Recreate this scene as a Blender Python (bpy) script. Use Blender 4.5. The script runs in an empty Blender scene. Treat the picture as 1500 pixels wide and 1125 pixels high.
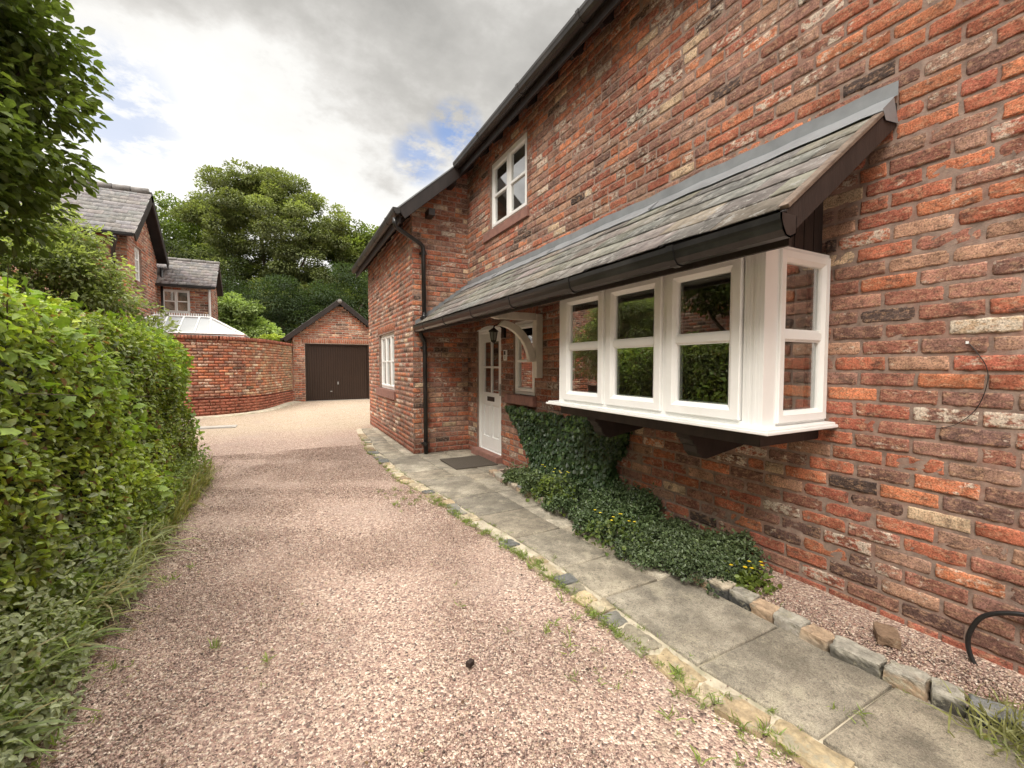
import bpy, bmesh, math, random
import numpy as np
from mathutils import Vector
random.seed(7); rng = np.random.default_rng(11)
R = math.radians
scn = bpy.context.scene
COL = scn.collection
BASE = {}

# ------------------------------------------------------------------ objects
def tag(o, label=None, cat=None, group=None, kind=None):
    if label: o['label'] = label
    if cat: o['category'] = cat
    if group: o['group'] = group
    if kind: o['kind'] = kind
    return o

def thing(name, loc, label, cat, group=None, kind=None):
    o = bpy.data.objects.new(name, None); COL.objects.link(o)
    o.empty_display_size = 0.1
    o.location = loc; BASE[o.name] = Vector(loc)
    return tag(o, label, cat, group, kind)

def link(me, name, mat, parent=None, loc=None, smooth=False):
    """link a mesh given in world coordinates; shift it to its parent's base"""
    n = len(me.vertices)
    co = np.empty(n * 3, np.float32); me.vertices.foreach_get('co', co); co = co.reshape(-1, 3)
    if parent is not None: b = BASE[parent.name]
    elif loc is not None: b = Vector(loc)
    else:
        mn, mx = co.min(0), co.max(0)
        b = Vector(((mn[0] + mx[0]) / 2, (mn[1] + mx[1]) / 2, mn[2]))
    co -= np.array(b[:], np.float32)
    me.vertices.foreach_set('co', co.ravel())
    if smooth: me.polygons.foreach_set('use_smooth', np.ones(len(me.polygons), bool))
    me.materials.append(mat); me.update()
    o = bpy.data.objects.new(name, me); COL.objects.link(o)
    if parent is not None: o.parent = parent
    else: o.location = b
    BASE[o.name] = b
    return o

def np_mesh(verts, faces, col=None, name='m'):
    """faces: array (F,k) with one k, or list of such arrays"""
    if not isinstance(faces, (list, tuple)): faces = [faces]
    me = bpy.data.meshes.new(name)
    verts = np.asarray(verts, np.float32).reshape(-1, 3)
    me.vertices.add(len(verts)); me.vertices.foreach_set('co', verts.ravel())
    nl = sum(f.size for f in faces); nf = sum(len(f) for f in faces)
    me.loops.add(nl); me.polygons.add(nf)
    me.loops.foreach_set('vertex_index', np.concatenate([f.ravel() for f in faces]).astype(np.int32))
    st = []; c = 0
    for f in faces:
        st.append(c + np.arange(len(f)) * f.shape[1]); c += f.size
    me.polygons.foreach_set('loop_start', np.concatenate(st).astype(np.int32))
    if col is not None:
        a = me.color_attributes.new('col', 'FLOAT_COLOR', 'POINT')
        c4 = np.ones((len(verts), 4), np.float32); c4[:, :col.shape[1]] = col
        a.data.foreach_set('color', c4.ravel())
    me.update(calc_edges=True); me.validate()
    return me

class MB:
    """collects simple solids in world coordinates"""
    def __init__(s): s.v = []; s.f = []
    def add(s, vs, fs):
        k = len(s.v); s.v += [tuple(v) for v in vs]; s.f += [tuple(i + k for i in f) for f in fs]; return s
    def box(s, a, b):
        x0, y0, z0 = a; x1, y1, z1 = b
        v = [(x0,y0,z0),(x1,y0,z0),(x1,y1,z0),(x0,y1,z0),(x0,y0,z1),(x1,y0,z1),(x1,y1,z1),(x0,y1,z1)]
        return s.add(v, [(0,3,2,1),(4,5,6,7),(0,1,5,4),(1,2,6,5),(2,3,7,6),(3,0,4,7)])
    def prism(s, poly, T, n0, n1):
        """poly of (u,v) extruded from n0 to n1 through mapping T(u,v,n)"""
        k = len(poly)
        v = [T(u, w, n0) for u, w in poly] + [T(u, w, n1) for u, w in poly]
        f = [tuple(range(k))[::-1], tuple(range(k, 2 * k))] + [(i, (i+1) % k, (i+1) % k + k, i + k) for i in range(k)]
        return s.add(v, f)
    def ring(s, T, u0, u1, v0, v1, prof):
        """mitred frame: profile points (inset, n) swept round a rectangle (closed profile)"""
        m = len(prof); vs = []
        for ins, n in prof:
            vs += [T(u0+ins, v0+ins, n), T(u1-ins, v0+ins, n), T(u1-ins, v1-ins, n), T(u0+ins, v1-ins, n)]
        fs = []
        for i in range(m):
            j = (i + 1) % m
            for k in range(4):
                l = (k + 1) % 4
                fs.append((i*4+k, i*4+l, j*4+l, j*4+k))
        return s.add(vs, fs)
    def tube(s, pts, r, seg=10, closed_ends=True, half=False):
        pts = [Vector(p) for p in pts]; vs = []; up0 = Vector((0, 0, 1))
        rr = r if isinstance(r, (list, tuple)) else [r] * len(pts)
        prev = None
        for i, p in enumerate(pts):
            d = (pts[min(i+1, len(pts)-1)] - pts[max(i-1, 0)]).normalized()
            if prev is None:
                a = d.cross(up0)
                if a.length < 1e-3: a = d.cross(Vector((1, 0, 0)))
                a.normalize()
            else:
                a = (prev - d * prev.dot(d)).normalized()
            prev = a; b = d.cross(a)
            for k in range(seg):
                t = 2 * math.pi * k / seg
                vs.append(p + (a * math.cos(t) + b * math.sin(t)) * rr[i])
        fs = []
        for i in range(len(pts) - 1):
            for k in range(seg):
                l = (k + 1) % seg
                fs.append((i*seg+k, i*seg+l, (i+1)*seg+l, (i+1)*seg+k))
        if closed_ends:
            fs.append(tuple(range(seg))[::-1]); fs.append(tuple(range((len(pts)-1)*seg, len(pts)*seg)))
        return s.add(vs, fs)
    def mesh(s, bevel=0, subdiv=0):
        me = bpy.data.meshes.new('m'); me.from_pydata(s.v, [], s.f)
        bm = bmesh.new(); bm.from_mesh(me)
        bmesh.ops.recalc_face_normals(bm, faces=bm.faces)
        if bevel:
            es = [e for e in bm.edges if len(e.link_faces) == 2 and e.calc_face_angle(0) > 0.5]
            bmesh.ops.bevel(bm, geom=es, offset=bevel, segments=2, affect='EDGES', clamp_overlap=True)
        bm.to_mesh(me); bm.free()
        return me
    def build(s, name, mat, parent=None, bevel=0, smooth=False, loc=None):
        return link(s.mesh(bevel), name, mat, parent, loc, smooth)

# ------------------------------------------------------------------ ground profile
def gz(y):
    y = np.asarray(y, float)
    return np.interp(y, [-50, 1.5, 6.5, 12.0, 17.0, 400], [0, 0, -0.10, -0.10, 0.0, 0.0])

# smooth numpy noise made of sines
_K = rng.normal(size=(14, 3)); _K /= np.linalg.norm(_K, axis=1)[:, None]; _P = rng.uniform(0, 6.28, 14)
def sn(p, scale=1.0, seed=0):
    p = np.asarray(p, float) * scale + seed * 7.13
    r = 0
    for i in range(14):
        f = 1.0 + 0.35 * i
        r = r + np.sin(p @ _K[i] * f * 2.2 + _P[i] + seed) / (1 + 0.25 * i)
    return r / 4.0

# ------------------------------------------------------------------ materials
def mat_new(name):
    m = bpy.data.materials.new(name); m.use_nodes = True
    nt = m.node_tree; nt.nodes.clear()
    out = nt.nodes.new('ShaderNodeOutputMaterial')
    b = nt.nodes.new('ShaderNodeBsdfPrincipled'); nt.links.new(b.outputs[0], out.inputs[0])
    return m, nt, b, out
def N(nt, t, **kw):
    n = nt.nodes.new(t)
    for k, v in kw.items():
        if k.startswith('i_'):
            key = k[2:]; n.inputs[int(key) if key.isdigit() else key.replace('_', ' ')].default_value = v
        else: setattr(n, k, v)
    return n
def L(nt, a, b): nt.links.new(a, b)
def coord(nt, scale=(1, 1, 1)):
    tc = N(nt, 'ShaderNodeTexCoord'); mp = N(nt, 'ShaderNodeMapping'); mp.inputs['Scale'].default_value = scale
    L(nt, tc.outputs['Object'], mp.inputs[0]); return mp.outputs[0]
def noise(nt, co, scale, detail=4, rough=0.6):
    n = N(nt, 'ShaderNodeTexNoise'); n.inputs['Scale'].default_value = scale
    n.inputs['Detail'].default_value = detail; n.inputs['Roughness'].default_value = rough
    L(nt, co, n.inputs['Vector']); return n.outputs[0]
def ramp(nt, fac, stops):
    r = N(nt, 'ShaderNodeValToRGB'); e = r.color_ramp.elements
    while len(e) < len(stops): e.new(0.5)
    for i, (p, c) in enumerate(stops):
        e[i].position = p; e[i].color = (c if len(c) == 4 else (*c, 1)) if isinstance(c, tuple) else (c, c, c, 1)
    L(nt, fac, r.inputs[0]); return r.outputs[0]
def mix(nt, fac, a, b, mode='MIX'):
    m = N(nt, 'ShaderNodeMix', data_type='RGBA', blend_type=mode)
    for s, k in ((fac, 0), (a, 6), (b, 7)):
        if isinstance(s, (int, float)): m.inputs[k].default_value = s
        elif isinstance(s, tuple): m.inputs[k].default_value = (*s[:3], 1)
        else: L(nt, s, m.inputs[k])
    return m.outputs[2]
def math_(nt, op, a, b=0.5, clamp=False):
    m = N(nt, 'ShaderNodeMath', operation=op, use_clamp=clamp)
    for s, k in ((a, 0), (b, 1)):
        if isinstance(s, (int, float)): m.inputs[k].default_value = s
        else: L(nt, s, m.inputs[k])
    return m.outputs[0]
def bump(nt, b, h, strength=0.5, dist=0.01):
    n = N(nt, 'ShaderNodeBump'); n.inputs['Strength'].default_value = strength; n.inputs['Distance'].default_value = dist
    L(nt, h, n.inputs['Height']); L(nt, n.outputs[0], b.inputs['Normal'])

def simple(name, c, rough=0.6, var=0.15, scale=6, bmp=0.0, bscale=80, dirt=None, spec=0.5, stretch=(1,1,1)):
    m, nt, b, o = mat_new(name); co = coord(nt, stretch)
    n = noise(nt, co, scale, 6, 0.65)
    lo = tuple(x * (1 - var) for x in c); hi = tuple(min(1, x * (1 + var)) for x in c)
    cc = ramp(nt, n, [(0.3, lo), (0.7, hi)])
    if dirt:
        n2 = noise(nt, co, scale * 0.37, 7, 0.7)
        cc = mix(nt, ramp(nt, n2, [(0.5, 0.0), (0.72, 0.75)]), cc, dirt)
    L(nt, cc, b.inputs['Base Color']); b.inputs['Roughness'].default_value = rough
    b.inputs['Specular IOR Level'].default_value = spec
    if bmp: bump(nt, b, noise(nt, co, bscale, 5, 0.6), bmp, 0.004)
    return m

def brick_mat(name='brick', tint=(1, 1, 1), far=False):
    m, nt, b, o = mat_new(name); co = coord(nt)
    at = N(nt, 'ShaderNodeAttribute', attribute_name='col')
    base = at.outputs['Color']
    big = noise(nt, co, 9, 5, 0.65)
    v = ramp(nt, big, [(0.3, 0.55), (0.5, 1.0), (0.7, 1.45)])
    c = mix(nt, 1.0, base, v, 'MULTIPLY')
    # burnt / sooty patches
    soot = ramp(nt, noise(nt, coord(nt, (1, 1, 1.8)), 12, 6, 0.72), [(0.53, 0.0), (0.63, 0.72)])
    c = mix(nt, soot, c, (0.10, 0.062, 0.05))
    # buff and orange mottling
    buff = ramp(nt, noise(nt, coord(nt, (1.3, 1.3, 2.8)), 19, 7, 0.75), [(0.50, 0.0), (0.60, 0.62)])
    c = mix(nt, buff, c, (0.50, 0.30, 0.19))
    # old lime wash, amount per brick in alpha
    nz = noise(nt, coord(nt, (1, 1, 1.7)), 21, 8, 0.70)
    nz2 = noise(nt, coord(nt), 7, 3, 0.5)
    s = math_(nt, 'ADD', math_(nt, 'MULTIPLY', nz, 0.75), math_(nt, 'MULTIPLY', nz2, 0.25))
    thr = math_(nt, 'SUBTRACT', 0.655, math_(nt, 'MULTIPLY', at.outputs['Alpha'], 0.20))
    wh = math_(nt, 'MULTIPLY', math_(nt, 'SUBTRACT', s, thr), 14.0, True)
    wh = math_(nt, 'MULTIPLY', wh, 0.8)
    c = mix(nt, wh, c, (0.66, 0.56, 0.46))
    # pits
    fine = noise(nt, co, 140, 4, 0.7)
    c = mix(nt, 1.0, c, ramp(nt, fine, [(0.35, 0.45), (0.5, 1.0), (0.65, 1.3)]), 'MULTIPLY')
    # large scale staining of the wall
    st = noise(nt, coord(nt, (1.6, 1.6, 0.45)), 1.0, 6, 0.65)
    c = mix(nt, 1.0, c, ramp(nt, st, [(0.34, 0.68), (0.62, 1.12)]), 'MULTIPLY')
    c = mix(nt, 1.0, c, tint, 'MULTIPLY')
    L(nt, c, b.inputs['Base Color']); b.inputs['Roughness'].default_value = 0.9
    b.inputs['Specular IOR Level'].default_value = 0.25
    h = math_(nt, 'ADD', math_(nt, 'MULTIPLY', noise(nt, co, 45, 6, 0.75), 1.0), math_(nt, 'MULTIPLY', fine, 0.35))
    bump(nt, b, h, 1.0 if not far else 0.5, 0.008 if not far else .006)
    return m

def lichen_variant(src, name):
    m = src.copy(); m.name = name; nt = m.node_tree; b = [n for n in nt.nodes if n.type == 'BSDF_PRINCIPLED'][0]
    old = b.inputs['Base Color'].links[0].from_socket; co = coord(nt)
    sx = N(nt, 'ShaderNodeSeparateXYZ'); L(nt, co, sx.inputs[0])
    g = math_(nt, 'MULTIPLY', math_(nt, 'ADD', math_(nt, 'MULTIPLY', noise(nt, co, 1.1, 6, .7), 2.2), math_(nt, 'SUBTRACT', math_(nt, 'MULTIPLY', sx.outputs[0], .42), 1.05)), 1.0, True)
    fine = ramp(nt, noise(nt, co, 12, 7, .75), [(.42, 0.0), (.56, .8)])
    L(nt, mix(nt, math_(nt, 'MULTIPLY', g, fine), old, (.50, .42, .24)), b.inputs['Base Color']); return m
def mortar_mat(name='mortar', c=(0.285, 0.205, 0.165)):
    m, nt, b, o = mat_new(name); co = coord(nt)
    n = noise(nt, co, 14, 6, 0.7)
    cc = ramp(nt, n, [(0.34, tuple(x*0.62 for x in c)), (0.66, tuple(x*1.35 for x in c))])
    cc = mix(nt, ramp(nt, noise(nt, co, 5, 7, 0.72), [(0.50, 0.0), (0.62, 0.5)]), cc, (0.30, 0.14, 0.10))
    L(nt, cc, b.inputs['Base Color']); b.inputs['Roughness'].default_value = 0.95
    bump(nt, b, noise(nt, co, 160, 5, 0.7), 0.8, 0.004)
    return m

def attr_mat(name, rough=0.8, bscale=90, bmp=0.4, mottle=0.25, msc=14, spec=0.3, dist=0.004, lichen=None):
    m, nt, b, o = mat_new(name); co = coord(nt)
    at = N(nt, 'ShaderNodeAttribute', attribute_name='col')
    c = mix(nt, 1.0, at.outputs['Color'], ramp(nt, noise(nt, co, msc, 6, 0.7), [(0.25, 1 - mottle * 1.6), (0.75, 1 + mottle)]), 'MULTIPLY')
    if lichen:
        c = mix(nt, ramp(nt, noise(nt, co, 9, 8, 0.78), [(0.54, 0.0), (0.60, 0.8)]), c, lichen)
    L(nt, c, b.inputs['Base Color']); b.inputs['Roughness'].default_value = rough
    b.inputs['Specular IOR Level'].default_value = spec
    bump(nt, b, noise(nt, co, bscale, 6, 0.7), bmp, dist)
    return m

def leaf_mat(name, rough=0.42, trans=0.35, spec=0.45):
    m, nt, b, o = mat_new(name)
    at = N(nt, 'ShaderNodeAttribute', attribute_name='col')
    co = coord(nt)
    c = mix(nt, 1.0, at.outputs['Color'], ramp(nt, noise(nt, co, 60, 2, 0.5), [(0.3, 0.8), (0.7, 1.15)]), 'MULTIPLY')
    L(nt, c, b.inputs['Base Color']); b.inputs['Roughness'].default_value = rough
    b.inputs['Specular IOR Level'].default_value = spec
    t = N(nt, 'ShaderNodeBsdfTranslucent')
    tc = mix(nt, 1.0, c, (1.25, 1.35, 0.55), 'MULTIPLY'); L(nt, tc, t.inputs[0])
    mx = N(nt, 'ShaderNodeMixShader'); mx.inputs[0].default_value = trans
    L(nt, b.outputs[0], mx.inputs[1]); L(nt, t.outputs[0], mx.inputs[2]); L(nt, mx.outputs[0], o.inputs[0])
    return m

def glass_mat(name, base=0.10, tint=(0.86, 0.9, 0.88)):
    m, nt, b, o = mat_new(name); nt.nodes.remove(b)
    tr = N(nt, 'ShaderNodeBsdfTransparent'); tr.inputs[0].default_value = (*tint, 1)
    gl = N(nt, 'ShaderNodeBsdfGlossy'); gl.inputs['Roughness'].default_value = 0.0
    co = coord(nt); bn = N(nt, 'ShaderNodeBump'); bn.inputs['Strength'].default_value = 0.06; bn.inputs['Distance'].default_value = 0.01
    L(nt, noise(nt, co, 2.2, 1, 0.4), bn.inputs['Height']); L(nt, bn.outputs[0], gl.inputs['Normal'])
    lw = N(nt, 'ShaderNodeLayerWeight'); lw.inputs[0].default_value = 0.5
    p = math_(nt, 'POWER', lw.outputs['Facing'], 3.0)
    f = math_(nt, 'ADD', math_(nt, 'MULTIPLY', p, 0.75), base, True)
    mx = N(nt, 'ShaderNodeMixShader'); L(nt, f, mx.inputs[0]); L(nt, tr.outputs[0], mx.inputs[1]); L(nt, gl.outputs[0], mx.inputs[2])
    L(nt, mx.outputs[0], o.inputs[0]); return m

def gravel_mat():
    m, nt, b, o = mat_new('gravel')
    tc = N(nt, 'ShaderNodeTexCoord'); co = tc.outputs['Object']
    def stones(scale, seed):
        v = N(nt, 'ShaderNodeTexVoronoi', feature='F1'); v.inputs['Scale'].default_value = scale
        nn = N(nt, 'ShaderNodeVectorMath', operation='ADD'); nn.inputs[1].default_value = (seed, seed * 2, 0)
        L(nt, co, nn.inputs[0]); L(nt, nn.outputs[0], v.inputs['Vector']); return v
    v = stones(95, 0); v2 = stones(120, 3.7)
    sep = N(nt, 'ShaderNodeSeparateColor'); L(nt, v.outputs['Color'], sep.inputs[0])
    pink = ramp(nt, sep.outputs[0], [(0.0, (0.11, 0.08, 0.07)), (0.14, (0.26, 0.18, 0.15)), (0.38, (0.41, 0.29, 0.24)),
              (0.62, (0.50, 0.375, 0.30)), (0.84, (0.60, 0.49, 0.39)), (1.0, (0.76, 0.68, 0.58))])
    cream = ramp(nt, sep.outputs[0], [(0.0, (0.26, 0.19, 0.12)), (0.3, (0.45, 0.35, 0.24)), (0.7, (0.60, 0.49, 0.35)), (1.0, (0.76, 0.68, 0.55))])
    pos = N(nt, 'ShaderNodeSeparateXYZ'); L(nt, co, pos.inputs[0])
    wob = math_(nt, 'MULTIPLY', noise(nt, co, 0.8, 4, 0.6), 2.6)
    yy = math_(nt, 'ADD', pos.outputs[1], wob)
    fac = math_(nt, 'MULTIPLY', math_(nt, 'SUBTRACT', yy, 10.6), 0.55, True)
    pink = mix(nt, 1.0, pink, (1.06, .99, .96), 'MULTIPLY'); cream = mix(nt, 1.0, cream, (.90, .86, .86), 'MULTIPLY')
    c = mix(nt, fac, pink, cream)
    # dusty patches where the gravel is worn thin
    d = ramp(nt, noise(nt, co, 1.3, 5, 0.62), [(0.52, 0.0), (0.68, 0.45)])
    c = mix(nt, d, c, (0.46, 0.35, 0.29))
    xw = math_(nt, 'ADD', pos.outputs[0], math_(nt, 'MULTIPLY', noise(nt, co, .5, 3, .5), .9))
    tr = math_(nt, 'POWER', math_(nt, 'ABSOLUTE', math_(nt, 'COSINE', math_(nt, 'MULTIPLY', math_(nt, 'ADD', xw, .15), 2.05)), 0), 4.0)
    c = mix(nt, math_(nt, 'MULTIPLY', tr, .08), c, (.27, .20, .17))
    moss = ramp(nt, noise(nt, co, 3.1, 6, 0.7), [(0.60, 0.0), (0.72, 0.5)])
    c = mix(nt, moss, c, (0.29, 0.24, 0.15))
    c = mix(nt, 1.0, c, ramp(nt, noise(nt, co, 0.55, 4, 0.6), [(0.3, 0.96), (0.7, 1.04)]), 'MULTIPLY')
    # grass verge beyond the drive
    L(nt, c, b.inputs['Base Color']); b.inputs['Roughness'].default_value = 0.9
    h = math_(nt, 'SUBTRACT', 1.0, math_(nt, 'MULTIPLY', v.outputs['Distance'], 1.6))
    h2 = math_(nt, 'ADD', h, math_(nt, 'MULTIPLY', v2.outputs['Distance'], -0.5))
    bump(nt, b, h2, 1.0, 0.009)
    return m

def concrete_mat():
    m, nt, b, o = mat_new('flagstone'); co = coord(nt)
    at = N(nt, 'ShaderNodeAttribute', attribute_name='col')
    c = mix(nt, 1.0, at.outputs['Color'], ramp(nt, noise(nt, co, 5, 7, 0.7), [(0.33, 0.5), (0.5, 0.95), (0.66, 1.4)]), 'MULTIPLY')
    c = mix(nt, ramp(nt, noise(nt, co, 2.1, 8, 0.75), [(0.47, 0.0), (0.60, 0.72)]), c, (0.21, 0.18, 0.135))
    c = mix(nt, ramp(nt, noise(nt, co, 3.3, 7, 0.75), [(0.53, 0.0), (0.62, 0.65)]), c, (0.48, 0.42, 0.31))
    c = mix(nt, ramp(nt, noise(nt, coord(nt, (1.2, 1, 1)), 50, 6, 0.75), [(0.53, 0.0), (0.62, 0.65)]), c, (0.12, 0.105, 0.08))
    L(nt, c, b.inputs['Base Color']); b.inputs['Roughness'].default_value = 0.93
    c2 = mix(nt, 1.0, c, ramp(nt, noise(nt, co, 190, 5, 0.8), [(0.38, 0.62), (0.5, 1.0), (0.62, 1.3)]), 'MULTIPLY'); L(nt, c2, b.inputs['Base Color'])
    h = math_(nt, 'ADD', noise(nt, co, 26, 8, 0.8), math_(nt, 'MULTIPLY', noise(nt, co, 200, 4, 0.7), 0.5))
    bump(nt, b, h, 1.0, 0.012)
    return m

M = {}
M['ridge'] = simple('ridge_tile', (0.20, 0.185, 0.175), 0.85, 0.3, 8, 0.6, 50, (0.12, 0.11, 0.09))
M['brick'] = brick_mat('brick', tint=(1.02, 1.05, 1.04)); M['bricklichen'] = None
M['brickfar'] = brick_mat('brick_far', far=True, tint=(1.15, 1.12, 1.08))
M['mortar'] = mortar_mat(); M['mortarfar'] = mortar_mat('mortar_far', (0.40, 0.32, 0.26))
M['bricklichen'] = lichen_variant(M['brickfar'], 'brick_lichen')
M['slate'] = attr_mat('slate', 0.85, 60, 0.6, 0.38, 11, 0.15, 0.005, lichen=(0.37, 0.355, 0.33))
M['slatefar'] = attr_mat('slate_far', 0.7, 60, 0.5, 0.3, 9, 0.4, 0.004, lichen=(0.36, 0.33, 0.30))
M['lead'] = simple('lead', (0.215, 0.225, 0.235), 0.45, 0.2, 5, 0.25, 12, (0.30, 0.31, 0.32))
M['upvc'] = simple('white_plastic', (0.87, 0.87, 0.85), 0.3, 0.03, 3, 0.0, dirt=(0.78, 0.77, 0.72))
M['whitewood'] = simple('white_paint', (0.74, 0.70, 0.62), 0.5, 0.09, 9, 0.25, 60, (0.52, 0.47, 0.38))
M['blackplastic'] = simple('black_plastic', (0.018, 0.017, 0.017), 0.28, 0.3, 8, 0.12, 20, (0.045, 0.042, 0.04))
M['brownpvc'] = simple('brown_gutter', (0.032, 0.028, 0.026), 0.4, 0.3, 6, 0.1, 30, (0.085, 0.075, 0.068))
M['brownwood'] = simple('brown_wood', (0.021, 0.014, 0.012), 0.6, 0.4, 12, 0.5, 60, (0.036, 0.025, 0.021), stretch=(1, 1, 0.25))
M['weatherwood'] = simple('weathered_wood', (0.16, 0.115, 0.085), 0.75, 0.35, 25, 0.7, 90, (0.10, 0.055, 0.04))
M['garagedoor'] = simple('garage_door_paint', (0.034, 0.019, 0.013), 0.42, 0.12, 3)
M['sandstone'] = simple('sill_stone', (0.27, 0.135, 0.105), 0.85, 0.22, 16, 0.6, 110, (0.15, 0.085, 0.07))
M['plinth'] = simple('plinth_brick', (0.36, 0.095, 0.055), 0.7, 0.22, 11, 0.3, 90, (0.22, 0.075, 0.05))
M['glass'] = glass_mat('window_glass', 0.40)
M['consglass'] = simple('conservatory_sheet', (0.36, 0.37, 0.37), 0.3, 0.05, 2)
M['room'] = simple('room_plaster', (0.72, 0.66, 0.58), 0.9, 0.12, 2)
M['curtain'] = simple('blind_fabric', (0.50, 0.46, 0.38), 0.9, 0.1, 3)
M['roomdark'] = simple('room_dark', (0.05, 0.04, 0.035), 0.9, 0.1, 2)
M['gravel'] = gravel_mat(); M['flag'] = concrete_mat()
M['pebble'] = attr_mat('pebble', 0.85, 300, 0.3, 0.12, 90, 0.3, 0.002)
M['sett'] = attr_mat('sett_stone', 0.9, 55, 1.0, 0.4, 17, 0.3, 0.01, lichen=(0.33, 0.30, 0.22))
M['leaf'] = leaf_mat('leaf', 0.45, 0.42, 0.4); M['leafdark'] = leaf_mat('leaf_dark', 0.38, 0.12, 0.4)
M['leaffar'] = leaf_mat('leaf_far', 0.6, 0.3, 0.25)
M['bark'] = simple('bark', (0.10, 0.075, 0.05), 0.9, 0.35, 14, 0.9, 30)
M['soil'] = simple('soil', (0.075, 0.05, 0.035), 0.95, 0.35, 25, 0.8, 70)
M['core'] = simple('core_shade', (0.012, 0.016, 0.007), 1.0, 0.4, 12)
M['hose'] = simple('hose_rubber', (0.014, 0.013, 0.013), 0.35, 0.2, 20)
M['mat'] = simple('door_mat_coir', (0.075, 0.060, 0.045), 1.0, 0.35, 60, 1.0, 260)
M['metal'] = simple('zinc_metal', (0.35, 0.35, 0.34), 0.45, 0.15, 10)
M['cover'] = simple('cover_concrete', (0.36, 0.33, 0.29), 0.8, 0.12, 9, 0.3, 80)
M['dishgrey'] = simple('dish_grey', (0.22, 0.22, 0.23), 0.5, 0.1, 4)
M['glow'] = simple('lantern_glass', (0.22, 0.22, 0.20), 0.15, 0.05, 3)

# ------------------------------------------------------------------ mappings for facades
def TW(X):   # faces -X, u = y
    return lambda u, v, n: (X - n, u, v)
def TE(X):   # faces +X
    return lambda u, v, n: (X + n, u, v)
def TS(Y):   # faces -Y, u = x
    return lambda u, v, n: (u, Y - n, v)
def TNf(Y):
    return lambda u, v, n: (u, Y + n, v)

# ------------------------------------------------------------------ brickwork
PAL = np.array([(0.42,0.135,0.080),(0.36,0.11,0.072),(0.47,0.16,0.085),(0.52,0.185,0.095),(0.31,0.125,0.09),(0.35,0.17,0.125),
                (0.27,0.14,0.11),(0.43,0.24,0.165),(0.56,0.40,0.27),(0.17,0.095,0.08),(0.085,0.058,0.052),(0.24,0.12,0.095),(0.38,0.22,0.165)])
PW = np.array([.17,.15,.12,.07,.11,.10,.07,.08,.035,.045,.022,.06,.07]); PW = PW / PW.sum()
BH, BL = 0.0825, 0.240

def rect_sub(rects, hole):
    out = []; a, b, c, d = hole
    for (u0, u1, v0, v1) in rects:
        if u1 <= a or u0 >= b or v1 <= c or v0 >= d: out.append((u0, u1, v0, v1)); continue
        if u0 < a: out.append((u0, a, v0, v1))
        if u1 > b: out.append((b, u1, v0, v1))
        m0, m1 = max(u0, a), min(u1, b)
        if v0 < c: out.append((m0, m1, v0, c))
        if v1 > d: out.append((m0, m1, d, v1))
    return out

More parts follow.
